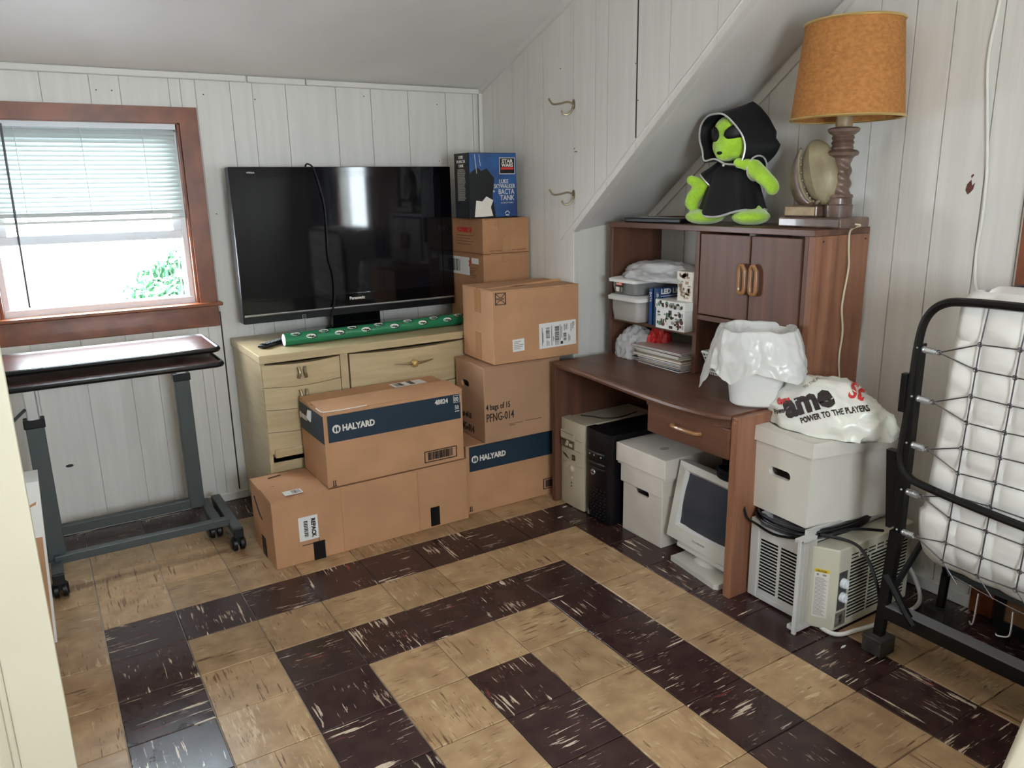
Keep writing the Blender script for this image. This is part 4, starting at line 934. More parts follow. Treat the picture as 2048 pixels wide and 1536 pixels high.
# ---- hutch contents
def tub(name, label, y0, y1, x0, x1, z0, z1, m, lid_m, lid_t=.07):
    t = thing(name, label, 'box', ((x0+x1)/2, (y0+y1)/2, z0)); tp = .06
    def sec(ins, z, r=.09):
        P = []
        for cx, cy, a0_ in ((x1-ins-r, y1-ins-r, 0), (x0+ins+r, y1-ins-r, 90), (x0+ins+r, y0+ins+r, 180), (x1-ins-r, y0+ins+r, 270)):
            for k in range(5): a = math.radians(a0_+k*22.5); P.append((cx+r*math.cos(a), cy+r*math.sin(a), z))
        return P
    mb = MB(); rs = [sec(tp+.0, z0), sec(tp*.5, z0+(z1-z0)*.5), sec(.03, z1-.02)]
    V = [[mb.b.verts.new(p) for p in q] for q in rs]; mb.b.faces.new(V[0][::-1])
    for A, B in zip(V, V[1:]):
        for k in range(len(A)): mb.b.faces.new((A[k], A[(k+1) % len(A)], B[(k+1) % len(A)], B[k]))
    part('tub', mb, m, t, smooth=True, solid=.015)
    mb = MB(); A = [mb.b.verts.new(p) for p in sec(-.03, z1-.03)]; B = [mb.b.verts.new(p) for p in sec(-.035, z1+lid_t*.5)]; C_ = [mb.b.verts.new(p) for p in sec(.02, z1+lid_t)]
    n = len(A); mb.b.faces.new(A[::-1]); mb.b.faces.new(C_)
    for P_, Q in ((A, B), (B, C_)):
        for k in range(n): mb.b.faces.new((P_[k], P_[(k+1) % n], Q[(k+1) % n], Q[k]))
    part('lid', mb, lid_m, t, smooth=True)
    return t
TY0, TY1 = -1.02, .10
tb = tub('storage_tub', 'lower clear storage tub with white lid, of paper slips, on the hutch shelf', -.86, .02, 9.56, 10.9, 3.72, 4.15, M_TUB, M_WHITE)
for k in range(14):
    c = single('paper_slip', MB().box(9.68+(k % 2)*.3, 10.0+(k % 2)*.3, -.50+k*.035, -.485+k*.035, 3.78, 3.98+random.uniform(-.04, .05), M=None), M_WHITE, 'pale paper slips standing inside the lower clear tub', 'paper', (9.8, -.6+k*.045, 3.78), 'paper slips in the lower tub')
single('paper_bundle', MB().box(9.66, 10.1, -.76, -.56, 3.77, 4.06, bev=.01), M_WHITE, 'bundle of white envelopes at the right end of the lower clear tub', 'paper', (9.8, -.77, 3.77))
tub('storage_tub', 'upper grey tinted storage tub with a red label, under the white bag', -.76, .0, 9.56, 10.95, 4.24, 4.50, M_TUBG, M_WHITE, .05)
o = COL.objects[-1]; up_t = [x for x in COL.objects if x.get('label', '').startswith('upper grey')][0]
LOy = Vector((9.545, 0, 0)); YU = (0, -1, 0)
part('label', frame_box(MB(), LOy, YU, Z3, .22, .44, 4.28, 4.50, .006), M_BLK, up_t)
part('label', frame_box(MB(), LOy, YU, Z3, .235, .425, 4.41, 4.48, .01), M_RED, up_t); part('label', frame_box(MB(), LOy, YU, Z3, .235, .425, 4.29, 4.38, .01), M_PRINTW, up_t)
part('lettering', text_mb('Sterilite', .06, LOy+Vector((-.012, -.25, 4.425)), YU, Z3, sx=.8), M_PRINTW, up_t)
mb = MB(); barcode(mb, LOy, YU, Z3, .34, .42, 4.29, 4.38, 6, 3, .013); part('barcode', mb, M_INK, up_t)

def crumple(cx, cy, cz, rx, ry, rz, seed, flat=True, sub=5, amp=.16, freq=1.6, lean=(0, 0), sharp=1.0, bottom=.0):
    mb = MB(); bmesh.ops.create_icosphere(mb.b, subdivisions=sub, radius=1)
    off = Vector((seed*3.1, seed*1.7, seed*.9))
    for v in mb.b.verts:
        d = v.co.normalized(); n = noise.noise(d*freq+off); r2 = 1-abs(noise.noise(d*freq*2.1+off*2)); r3 = 1-abs(noise.noise(d*freq*4.3+off)); r4 = 1-abs(noise.noise(d*freq*9+off))
        k = 1+amp*(n*.9+(r2-.7)*1.0*sharp+(r3-.7)*.55*sharp+(r4-.7)*.22*sharp)
        x, y, z = d.x*rx*k, d.y*ry*k, d.z*rz*k
        if flat and z < 0: z = max(z*.25, -.02*rz) + bottom; x *= 1+.0; 
        z = max(z, 0) if flat else z
        v.co = (cx+x+lean[0]*z, cy+y+lean[1]*z, cz+z)
    return mb
t = single('plastic_bag', crumple(10.22, -.92, 4.555, .60, 1.0, .34, 3, amp=.24, freq=.9, sharp=1.2), M_FILM, 'thin white plastic bag crumpled on the grey tub in the hutch', 'bag', (10.05, -.85, 4.56), smooth=True, angle=60)
t = single('plastic_bag', crumple(10.0, -.36, 2.965, .38, .42, .60, 11, amp=.22, freq=1.5), M_FILM, 'white plastic bag bundled in the lower left corner of the hutch', 'bag', (10.0, -.42, 2.965), smooth=True, angle=60)
t = single('plastic_bag', crumple(10.15, -.86, 2.97, .28, .22, .66, 5, amp=.3, freq=2.0, sharp=1.2), M_RED, 'dark red plastic bag wedged behind the left end of the magazines', 'bag', (10.15, -.86, 2.97), smooth=True, angle=60)
# books
def book(label, x0, x1, y0, y1, z0, z1, m):
    t = thing('book', label, 'book', ((x0+x1)/2, (y0+y1)/2, z0)); mb = MB(); mb.box(x0, x1, y0, y0+.012, z0, z1); mb.box(x0, x1, y1-.012, y1, z0, z1); mb.box(x0, x0+.012, y0, y1, z0, z1); part('cover', mb, m, t)
    part('pages', MB().box(x0+.012, x1-.01, y0+.012, y1-.012, z0+.012, z1-.012), M_WHITE, t); return t
t = book('blue softcover book standing beside the clear tub, left one', 9.72, 10.5, -1.10, -.985, 3.715, 4.40, M_BLUE)
part('lettering', text_mb('DK', .07, (9.712, -1.075, 4.28), YU if False else (0, -1, 0), Z3) if False else text_mb('DATA', .07, (9.712, -1.02, 4.34), (0, 0, -1), (0, -1, 0)), M_PRINTW, t)
t = thing('light_box', 'blue box lettered LED LIGHTS between the blue book and the patterned gift box', 'box', (10.2, -1.18, 3.715))
part('body', MB().box(9.73, 10.62, -1.225, -1.115, 3.715, 4.42, bev=.006), M_NAVYB, t)
part('lettering', text_mb('LED LIGHTS', .13, (9.80, -1.229, 4.31), X3, Z3, bold=.005, sx=1.12), M_PRINTW, t)
part('lettering', text_mb('200', .15, (10.2, -1.229, 4.09), X3, Z3, sx=1.1), M_SILVER, t)
part('lettering', text_mb('LED LIGHTS', .07, (9.722, -1.20, 4.34), (0, 0, -1), (0, -1, 0), sx=.7), M_PRINTW, t)
part('small_print', frame_box(MB(), Vector((0, -1.226, 0)), X3, Z3, 9.8, 10.5, 4.26, 4.27, .005), M_PRINTW, t)
# gift boxes
def gift(label, x0, x1, y0, y1, z0, z1, zl, m, seed, cols):
    t = thing('gift_box', label, 'box', ((x0+x1)/2, (y0+y1)/2, z0)); b_ = part('body', MB().box(x0+.012, x1-.012, y0+.012, y1-.012, z0, zl+.02), m, t); l = part('lid', MB().box(x0, x1, y0, y1, zl, z1, bev=.006), m, t)
    r = random.Random(seed)
    for par, za, zb_, xf in ((b_, z0+.02, zl-.02, x0+.012), (l, zl+.01, z1-.01, x0)):
        for m2 in cols:
            mb = MB()
            for k in range(int(6*(zb_-za)/.3)+2):
                w = r.uniform(.02, .09); h_ = min(r.uniform(.02, .08), (zb_-za)*.45); a = r.uniform(-y1+.03, -y0-.03-w); z = r.uniform(za, zb_-h_)
                if r.random() < .5: frame_box(mb, Vector((xf-.001-.001*cols.index(m2), 0, 0)), YU, Z3, a, a+w, z, z+h_, .004)
                else:
                    c = Vector((xf-.001-.001*cols.index(m2), -a-w/2, z+h_/2)); mb.prism([c+Vector((0, w*.5*math.cos(q), h_*.6*math.sin(q))) for q in [i*math.pi/5 for i in range(10)]], (-.004, 0, 0))
            part('print', mb, m2, par, stuff=True)
    return t
M_GRN = mat('green_print', (.10, .20, .13), .6); M_TAN = mat('tan_print', (.40, .27, .18), .6)
gift('white gift box printed with red and green motifs on the hutch shelf', 9.62, 10.35, -2.05, -1.28, 3.715, 4.24, 4.09, M_WHITE, 3, [M_GRN, M_GREY, M_INK, M_GRN, M_RUST, M_INK, M_PRINTW])
gift('small cream gift box with tan print stacked on the patterned gift box', 9.78, 10.3, -2.045, -1.66, 4.245, 4.78, 4.63, M_PRINTW, 8, [M_TAN, M_TAN, M_TAN])
# stack of magazines
M_PINK = mat('pinkish_cover', (.48, .36, .34), .35)
r = random.Random(12); z = 2.965; cols = [M_INK, M_PRINTW, M_GREY, M_TAN, M_INK, M_BLUE, M_TAN, M_WHITE, M_GRN, M_PRINTW, M_TAN, M_WHITE, M_RUST, M_GREY, M_PINK]
for k in range(15):
    th = r.uniform(.018, .034); dy = r.uniform(-.03, .03); dx = r.uniform(-.03, .05)
    lab = ['bottommost magazine', 'second magazine from the bottom', 'third magazine from the bottom', 'fourth magazine from the bottom', 'fifth magazine from the bottom', 'sixth magazine from the bottom', 'seventh magazine from the bottom', 'middle magazine', 'seventh magazine from the top', 'sixth magazine from the top', 'fifth magazine from the top', 'fourth magazine from the top', 'third magazine from the top', 'second magazine from the top', 'topmost magazine'][k]+' of the stack on the desk in the hutch'
    yo_ = r.uniform(-.08, .0); c = thing('magazine', lab, 'magazine', (10.0, -1.35, z), 0, 'magazines stacked in the hutch')
    c.rotation_euler = (0, 0, r.uniform(-.04, .04))
    L0, L1 = -.68+dy, .56+dy+r.uniform(-.12, .08); part('cover', MB().box(-.42+dx, .42+dx, L0, L1, th-.006, th), cols[k], c); part('pages', MB().box(-.41+dx, .41+dx, L0+.01, L1-.01, 0, th-.006), [M_WHITE, M_WBOXD, M_PRINTW, M_GREY, M_ACB, M_TAN, M_PRINTW][(k*5) % 7], c)
    z += th+.001
# slide the corner copies: basket, green pack
t = thing('wire_basket', 'white lattice plastic basket behind the waste bin under the cupboard doors', 'basket', (10.3, -2.85, 2.965))
bx, by = 10.28, -2.80
def bsec(w, d, z): return [(bx-d, by-w, z), (bx-d, by+w, z), (bx+d, by+w, z), (bx+d, by-w, z)]
mb = MB(); mb.box(bx-.30, bx+.30, by-.40, by+.40, 2.965, 2.985); part('base', mb, M_WHITE, t)
w = MB().tube(bsec(.52, .42, 3.38), .025, 6, closed=True); part('rim', w, M_WHITE, t)
for side in range(2):
    mb = MB(); n = 14
    for i in range(n+1):
        u = -1+2*i/n
        if side == 0: mb.tube([(bx-.31, by+u*.40, 2.97), (bx-.42, by+u*.52, 3.37)], .012, 5)
        else: mb.tube([(bx+u*.30, by+.40, 2.97), (bx+u*.42, by+.52, 3.37)], .012, 5)
    for j in range(1, 6):
        f = j/6; zz = 2.97+.4*f; ww = .40+.12*f; dd = .31+.11*f
        if j in (4, 5): 
            if side == 0: mb.tube([(bx-dd, by+ww, zz), (bx-dd, by+.16, zz)], .012, 5); mb.tube([(bx-dd, by-.16, zz), (bx-dd, by-ww, zz)], .012, 5)
            else: mb.tube([(bx-dd, by+ww, zz), (bx+dd, by+ww, zz)], .012, 5)
        elif side == 0: mb.tube([(bx-dd, by+ww, zz), (bx-dd, by-ww, zz)], .012, 5)
        else: mb.tube([(bx-dd, by+ww, zz), (bx+dd, by+ww, zz)], .012, 5)
    part('lattice_side', mb, M_WHITE, t, stuff=True)
tub('food_tub', 'small grey translucent tub standing in the white lattice basket', -3.2, -2.42, 9.98, 10.55, 3.05, 3.50, M_TUBG, M_TUBG, .02)
single('green_packet', MB().box(9.93, 9.97, -3.0, -2.62, 3.28, 3.44, bev=.01), M_GWRAP, 'small green packet leaning in the lattice basket', 'packet', (9.95, -2.8, 3.28))
# dark electronics behind the bin
t = thing('cordless_phone', 'small black telephone base at the right end of the desk, behind the bin', 'telephone', (9.95, -4.05, 2.96))
part('base', MB().box(9.95, 10.45, -4.36, -3.9, 2.96, 3.08, bev=.04, seg=3), M_BLK, t); part('handset', MB().box(10.1, 10.28, -4.28, -4.12, 3.05, 3.62, bev=.04, seg=3), M_BLK, t)
t = thing('clear_pouch', 'grey plastic pouch leaning against the hutch panel behind the bin', 'bag', (10.3, -4.1, 2.96)); part('film', crumple(10.45, -4.12, 2.965, .22, .22, .85, 21, amp=.25, freq=2), M_FILM, t, smooth=True)

# ------------------------------------------------------------------ waste bin with liner
bc_ = Vector((9.21, -4.06, 2.958))
t = thing('waste_bin', 'white plastic waste bin with a draped liner bag on the desk', 'bin', tuple(bc_))
def rr_(a): return 1+.06*math.cos(4*a)
part('bin', MB().lathe([(.001, .0), (.36, .0), (.40, .03), (.47, .55), (.535, 1.12), (.56, 1.14), (.52, 1.14), (.45, .55), (.37, .06), (.001, .05)], bc_, 40, fn=lambda a, h: rr_(a)), M_WHITE, t, smooth=True)
def liner(u, v):
    a = 2*math.pi*u; d = Vector((math.cos(a), math.sin(a)))
    # tails: a long one hanging at +Y/-X (left in view) and a shorter at -Y
    t1 = max(0, 1-abs(((a-math.radians(118)+math.pi) % (2*math.pi))-math.pi)/.42); t2 = max(0, 1-abs(((a-math.radians(262)+math.pi) % (2*math.pi))-math.pi)/.7)
    t3 = max(0, 1-abs(((a-math.radians(188)+math.pi) % (2*math.pi))-math.pi)/.55)
    L_o = .50+.62*t1**.8+.22*t2+.30*t3+.05*math.sin(5*a+1)
    if v < .3: s_ = v/.3; rad = .42+.10*s_; z = .80+.36*s_
    elif v < .42: s_ = (v-.3)/.12; ang = math.pi*s_; rad = .555-.035*math.cos(ang); z = 1.16+.04*math.sin(ang)
    else:
        s_ = (v-.42)/.58; rad = .60+.10*math.sin(s_*1.8)+.20*t1*s_+.13*t2*s_-.10*t3*s_; z = 1.15-L_o*s_
    amp = .018+.03*max(0, v-.4)
    n = noise.noise(Vector((d.x*3, d.y*3, v*2.4)))+.9*(1-2*abs(noise.noise(Vector((d.x*5+4, d.y*5, v*4)))))+.5*(1-2*abs(noise.noise(Vector((d.x*12+4, d.y*12, v*9)))))
    rad = rad*rr_(a)+amp*n+.012*math.sin(19*a)*max(0, v-.3)
    z += .035*noise.noise(Vector((d.x*2.5, d.y*2.5, 9)))*(1 if v > .2 else 0)
    return (bc_.x+d.x*rad, bc_.y+d.y*rad, bc_.z+z)
mb = MB(); NU = 150; V = [[mb.b.verts.new(liner(i/NU, j/44)) for j in range(45)] for i in range(NU)]
for i in range(NU):
    for j in range(44): mb.b.faces.new((V[i][j], V[(i+1) % NU][j], V[(i+1) % NU][j+1], V[i][j+1]))
part('liner_bag', mb, M_BAGT, t, 'white liner bag folded over the rim', smooth=True, angle=80)

# ------------------------------------------------------------------ on top of the hutch
t = thing('photo_folder', 'flat black folder with a reddish cover picture on the hutch', 'folder', (10.4, -.75, 5.602), math.radians(8))
part('cover', MB().box(-.50, .45, -.66, .70, 0, .085, bev=.02), M_BLK, t); part('cover_picture', MB().box(-.38, .38, -.55, .55, .085, .092), M_GREY, t); part('cover_picture', MB().box(-.2, .3, -.45, .1, .092, .097), M_RUST, t)

# alien plush  (local: x right in view = -Y world, y away from viewer, z up)
t = thing('alien_plush', 'lime green alien plush toy in a black hooded robe on the hutch', 'toy', (10.35, -2.36, 5.60), (0, 0, math.radians(-90+14)))
def A(*p): return Vector(p)
# body, limbs and head as one continuous plush
mb = MB()
def cap(p, q, r0, r1, n=7):
    p, q = Vector(p), Vector(q)
    for i in range(n):
        f = i/(n-1); mb.sph(p.lerp(q, f), r0+(r1-r0)*f, 14, 9)
mb.sph((0, 0, .55), (.33, .28, .42)); mb.sph((.02, 0, .85), (.22, .20, .22))
cap((.02, 0, .9), (0, -.02, 1.15), .10, .09)
mb.sph((-.02, -.04, 1.33), (.36, .31, .30), 20, 14); mb.sph((-.08, -.02, 1.58), (.29, .27, .24), 20, 14)   # head
mb.sph((-.05, -.28, 1.18), (.16, .12, .12))
for s in (-1, 1):
    cap((s*.28, 0, .35), (s*.40, -.02, .20), .20, .20)
mb.sph((-.42, -.18, .135), (.34, .36, .135), 18, 12); mb.sph((-.36, -.0, .20), (.22, .20, .18))
mb.sph((.44, -.16, .14), (.31, .36, .14), 18, 12); mb.sph((.40, -.0, .20), (.22, .20, .18))
cap((-.22, 0, .95), (-.45, -.10, .68), .10, .12); cap((-.50, -.12, .68), (-.66, -.18, .46), .14, .14); mb.sph((-.68, -.20, .38), (.13, .13, .14)); cap((-.56, -.16, .70), (-.68, -.26, .76), .10, .085)
cap((.22, 0, .95), (.48, -.12, .86), .10, .13); cap((.46, -.18, .93), (.78, -.22, .68), .145, .12); mb.sph((.82, -.22, .62), (.115, .12, .13)); cap((.44, -.22, .98), (.22, -.28, 1.02), .10, .085)
part('plush_body', remesh(mb, .028, 4), M_GREEN, t, smooth=True, angle=180)
# eyes: black almond patches wrapped on the head
for s, cx_e, cz_e, rot_ in ((-1, -.27, 1.50, -28), (1, .16, 1.53, 16)):
    mb = MB(); mb.sph((0, 0, 0), (.22 if s > 0 else .17, .05, .12), 20, 10)
    Mx = Matrix.Translation((cx_e, -.255 if s > 0 else -.22, cz_e)) @ Matrix.Rotation(math.radians(-42 if s < 0 else 30), 4, 'Z') @ Matrix.Rotation(math.radians(-rot_), 4, 'Y')
    bmesh.ops.transform(mb.b, matrix=Mx, verts=mb.b.verts[:]); part('eye', mb, M_BLK, t, smooth=True)
part('nose', MB().sph((-.07, -.395, 1.19), (.05, .03, .028)), M_BLK, t, smooth=True)
# robe
def robe(u, v):
    a = 2*math.pi*u; c, s_ = math.cos(a), math.sin(a)
    z = 1.08-.78*v; fold = .03*math.sin(6*a+1)*v+.015*math.sin(11*a)*v
    rx = .13+.20*min(1, v*4)**.8+.24*v**1.3+fold; ry = .13+.19*min(1, v*4)**.8+.15*v**1.2+fold
    z += -.06*v*math.sin(3*a+.6)-(.10*v if s_ < 0 else 0)
    return (.01+rx*c, .0+ry*s_-.03*v, z)
mb = MB(); mb.grid(robe, 64, 22, closeu=True); part('robe', mb, M_ROBE, t, smooth=True, solid=-.012)
pts = [Vector(robe(i/64, 1.0)) for i in range(64)]
part('hem_piping', MB().tube(pts, .020, 6, closed=True), M_PIPE, t, 'silver piping round the hem', smooth=True)
for s, p, q in ((-1, (-.18, 0, .98), (-.43, -.09, .72)), (1, (.18, 0, .98), (.48, -.12, .93))):
    p, q = Vector(p), Vector(q); d = (q-p).normalized(); u_ = d.orthogonal().normalized(); w_ = d.cross(u_)
    mb = MB(); rings = []
    for f, r0 in ((0, .13), (.5, .155), (1, .20)):
        rings.append([mb.b.verts.new(p.lerp(q, f)+(u_*math.cos(2*math.pi*k/18)+w_*math.sin(2*math.pi*k/18))*r0) for k in range(18)])
    for R0, R1 in zip(rings, rings[1:]):
        for k in range(18): mb.b.faces.new((R0[k], R0[(k+1) % 18], R1[(k+1) % 18], R1[k]))
    part('sleeve', mb, M_ROBE, t, smooth=True, solid=-.012)
    part('cuff_piping', MB().tube([q+(u_*math.cos(2*math.pi*k/18)+w_*math.sin(2*math.pi*k/18))*.203 for k in range(18)], .016, 6, closed=True), M_PIPE, t, smooth=True)
# hood: opening ring -> peak at the back top
front = smoothpath([(-.03, -.30, 1.02), (-.20, -.32, 1.10), (-.42, -.28, 1.08), (-.50, -.22, 1.25), (-.60, -.16, 1.45), (-.60, -.14, 1.66), (-.44, -.22, 1.80), (-.25, -.28, 1.83), (-.05, -.32, 1.80), (.16, -.32, 1.62), (.30, -.30, 1.42), (.34, -.30, 1.22), (.28, -.32, 1.02), (.12, -.34, 1.0), (-.03, -.30, 1.02)], 4)[:-1]
peak = Vector((.22, .10, 2.0)); nf = len(front); mb = MB(); rings = []
cen = Vector((.05, .12, 1.45))
for j in range(13):
    f = j/12; ring = []
    for k, p in enumerate(front):
        d = p-cen; d.y = 0; dn = d.normalized()
        # bulge outward then close at the back
        rad = Vector((dn.x*.62, 0, dn.z*.58)); m_ = math.sin(f*math.pi*.5)
        q = p.lerp(Vector((.12+dn.x*.52, .15, 1.46+dn.z*.50)), min(1, f*1.5))
        if dn.z > .1: q = q.lerp(peak, min(1, (dn.z-.1)*1.0*min(1, f*1.5)*(1.1 if dn.x > -.5 else .7)))
        if dn.z < -.2: q += Vector((.10*min(1, f*1.5), 0, -.02))
        if f > .66: g = (f-.66)/.34; q = q.lerp(Vector((.14, .34, 1.45)), g**1.6); q.y += .10*math.sin(g*math.pi)
        ring.append(mb.b.verts.new(q))
    rings.append(ring)
for R0, R1 in zip(rings, rings[1:]):
    for k in range(nf): mb.b.faces.new((R0[k], R0[(k+1) % nf], R1[(k+1) % nf], R1[k]))
part('hood', mb, M_ROBE, t, smooth=True, solid=-.014, angle=80)
part('hood_piping', MB().tube(front, .017, 6, closed=True), M_PIPE, t, 'silver piping round the face opening', smooth=True)
part('snap_button', MB().sph((-.03, -.315, .99), .025), M_PIPE, t, smooth=True)

# ------------------------------------------------------------------ table lamp
LX, LY_ = 10.52, -4.32
t = thing('table_lamp', 'lamp with an orange burlap shade and conquistador-helmet base on the hutch', 'lamp', (LX, LY_, 5.6))
Rz = Matrix.Rotation(math.radians(12), 4, 'Z')
mb = MB(); mb.box(-.30, .42, -.34, .80, 0, .16, bev=.03); bmesh.ops.transform(mb.b, matrix=Matrix.Translation((LX-.08, LY_, 5.602)), verts=mb.b.verts[:]); part('base_plate', mb, M_LAMPB, t)
mb = MB(); mb.box(-.26, .20, .12, .72, .16, .34, bev=.03, seg=3); bmesh.ops.transform(mb.b, matrix=Matrix.Translation((LX-.08, LY_, 5.602)), verts=mb.b.verts[:]); part('book_ornament', mb, M_LAMPB, t)
mb = MB(); mb.box(-.27, .17, .15, .69, .185, .315, bev=.006); bmesh.ops.transform(mb.b, matrix=Matrix.Translation((LX-.09, LY_, 5.602)), verts=mb.b.verts[:]); part('page_block', mb, M_WAX, t)
cx0, cy0 = LX, LY_
part('pedestal', MB().lathe([(.21, .16), (.22, .34), (.20, .36), (.20, .44), (.215, .46), (.20, .50)], (cx0, cy0, 5.6), 24), M_LAMPB, t, smooth=True)
def twist(a, h): return 1+.10*math.sin(2*a+h*34)
part('twisted_column', MB().lathe([(.17, .48)]+[(.165-.02*math.sin((h-.5)*3), h) for h in [.5+.018*i for i in range(30)]]+[(.17, 1.05)], (cx0, cy0, 5.6), 32, fn=twist), M_LAMPB, t, smooth=True, angle=60)
part('capital', MB().lathe([(.16, 1.04), (.23, 1.07), (.245, 1.11), (.22, 1.14), (.155, 1.16), (.16, 1.19), (.145, 1.22), (.165, 1.25), (.145, 1.29), (.165, 1.32), (.15, 1.36), (.22, 1.41), (.23, 1.45), (.20, 1.47), (.14, 1.48)], (cx0, cy0, 5.6), 28), M_LAMPB, t, smooth=True)
can = part('candle_sleeve', MB().lathe([(.115, 1.47), (.12, 1.6), (.13, 1.9), (.145, 1.96), (.13, 2.0), (.05, 2.01), (.04, 2.02)], (cx0, cy0, 5.6), 24), M_WAX, t, smooth=True)
for a, l in ((170, .22), (200, .34), (235, .16), (275, .30), (320, .2)):
    c, s_ = math.cos(math.radians(a))*.135, math.sin(math.radians(a))*.135; part('wax_drip', MB().tube([(cx0+c, cy0+s_, 5.6+1.96), (cx0+c*1.03, cy0+s_*1.03, 5.6+1.96-l*.6), (cx0+c*.98, cy0+s_*.98, 5.6+1.96-l)], .02, 7, rs=[.02, .018, .026]), M_WAX, can, smooth=True)
part('socket', MB().lathe([(.05, 2.0), (.055, 2.12), (.07, 2.15), (.07, 2.35), (.02, 2.36)], (cx0, cy0, 5.6), 16), M_BRASS, t, smooth=True)
# helmet: tan bowl behind the column with a dark flaring brim to the left
Hc = Vector((LX-.16, LY_+.24, 5.6+.83)); Hm = Matrix.Translation(Hc) @ Matrix.Rotation(math.radians(-16), 4, 'X')
mb = MB(); mb.sph((0, 0, 0), (.20, .29, .50), 28, 18)
for v in mb.b.verts: v.co.x -= .03*math.exp(-(v.co.y/.06)**2)*(1 if v.co.x < 0 else 0)
bmesh.ops.transform(mb.b, matrix=Hm, verts=mb.b.verts[:]); hl = part('helmet_bowl', mb, M_HELM, t, 'tarnished helmet bowl', smooth=True)
mb = MB()
def brim(u, v):   # crescent wing: from the seam curve outwards to the left
    a = math.radians(62)-math.radians(165)*u; w_ = math.sin(math.pi*u)**.6
    y = .25*math.cos(a)*.95+.02; z = .46*math.sin(a); x = -.16+.02*math.cos(a)
    return (x-.05*v*w_+.16*v*v*w_, y+.26*v*w_, z-.04*v*w_-.05*v*w_*math.sin(a))
mb.grid(brim, 30, 9); bmesh.ops.transform(mb.b, matrix=Hm, verts=mb.b.verts[:]); part('helmet_brim', mb, M_LAMPB, t, smooth=True, solid=.03)
mb = MB().tube([Hm @ Vector(brim(i/24, 0))+Vector((-.015, 0, 0)) for i in range(25)], .022, 7); part('helmet_seam', mb, M_HELM, t, smooth=True)
for k in range(9):
    p = Hm @ (Vector(brim(.15+k*.09, 0))+Vector((-.03, -.05, 0))); part('rivet', MB().sph(p, .018, 8, 6), M_HELM, hl, smooth=True)
SC_ = Vector((10.42, -4.42, 0)); 
prof = [(.785, 7.19), (.665, 8.50)]
mb = MB().lathe(prof, (SC_.x, SC_.y, 0), 64, cap=False); part('lamp_shade', mb, M_SHADE, t, 'orange woven drum shade', smooth=True, solid=.012)
for r0, z in ((.789, 7.19), (.669, 8.50)): part('shade_trim', MB().tube([(SC_.x+r0*math.cos(2*math.pi*k/64), SC_.y+r0*math.sin(2*math.pi*k/64), z) for k in range(64)], .020, 6, closed=True), M_GOLD, t, smooth=True)
part('harp', MB().tube(smoothpath([(cx0, cy0, 7.8), (cx0-.2, cy0, 8.0), (cx0-.22, cy0, 8.2), (cx0-.05, cy0, 8.42)], 5), .012, 6), M_BRASS, t)
mb = MB()
for a in (30, 150, 270): mb.tube([(SC_.x, SC_.y, 8.42), (SC_.x+.66*math.cos(math.radians(a)), SC_.y+.66*math.sin(math.radians(a)), 8.48)], .01, 6)
part('spider', mb, M_BRASS, t, stuff=True)
cp = smoothpath([(LX-.02, LY_-.34, 5.66), (LX+.02, LY_-.40, 5.64), (LX+.03, -4.555, 5.56), (LX+.02, -4.56, 5.3), (LX+.06, -4.56, 5.0), (LX+.0, -4.56, 4.6), (LX-.02, -4.56, 4.35), (LX+.05, -4.56, 4.0), (LX+.02, -4.56, 3.6), (LX+.06, -4.56, 3.3), (LX+.1, -4.6, 2.9), (LX+.25, -4.62, 2.2), (LX+.4, -4.62, .6)], 6)
part('lamp_cord', MB().tube(cp, .016, 7), M_CORD, t, 'ivory cord down the hutch side', smooth=True)

# ------------------------------------------------------------------ coat hooks
for z, lab in ((7.78, 'upper brass coat hook on the slanted-wall side panelling'), (6.11, 'lower brass coat hook on the panelling, level with the television')):
    t = thing('coat_hook', lab, 'hook', (9.1, .58, z))
    part('hook_plate', MB().prism([(9.1, .56+.035*math.cos(a), z+.03+.09*math.sin(a)) for a in [k*math.pi/8 for k in range(16)]], (-.02, 0, 0)), M_BRASS, t)
    part('upper_arm', MB().tube(smoothpath([(9.09, .56, z+.03), (8.98, .60, z+.07), (8.84, .68, z+.04), (8.74, .76, z+.04), (8.68, .80, z+.14)], 5), .018, 8), M_BRASS, t, smooth=True)
    part('lower_arm', MB().tube(smoothpath([(9.08, .56, z+.0), (9.04, .57, z-.10), (8.97, .60, z-.16), (8.90, .64, z-.14), (8.88, .66, z-.08)], 5), .018, 8), M_BRASS, t, smooth=True)
# hanging wall cable
cp = smoothpath([(XR-.02, -6.05, 10.1), (XR-.02, -6.03, 8.7), (XR-.03, -5.97, 7.9), (XR-.03, -6.03, 7.3), (XR-.03, -6.13, 6.5), (XR-.03, -6.16, 5.9), (XR-.03, -6.14, 5.3), (XR-.03, -6.17, 4.9), (XR-.03, -6.26, 4.4), (XR-.03, -6.3, 2.0), (XR-.03, -6.25, .6)], 6)
single('wall_cable', MB().tube(cp, .020, 7), M_WCORD, 'loose white cable hanging down the right-hand wall', 'cable', (XR-.02, -6.1, .6), smooth=True)

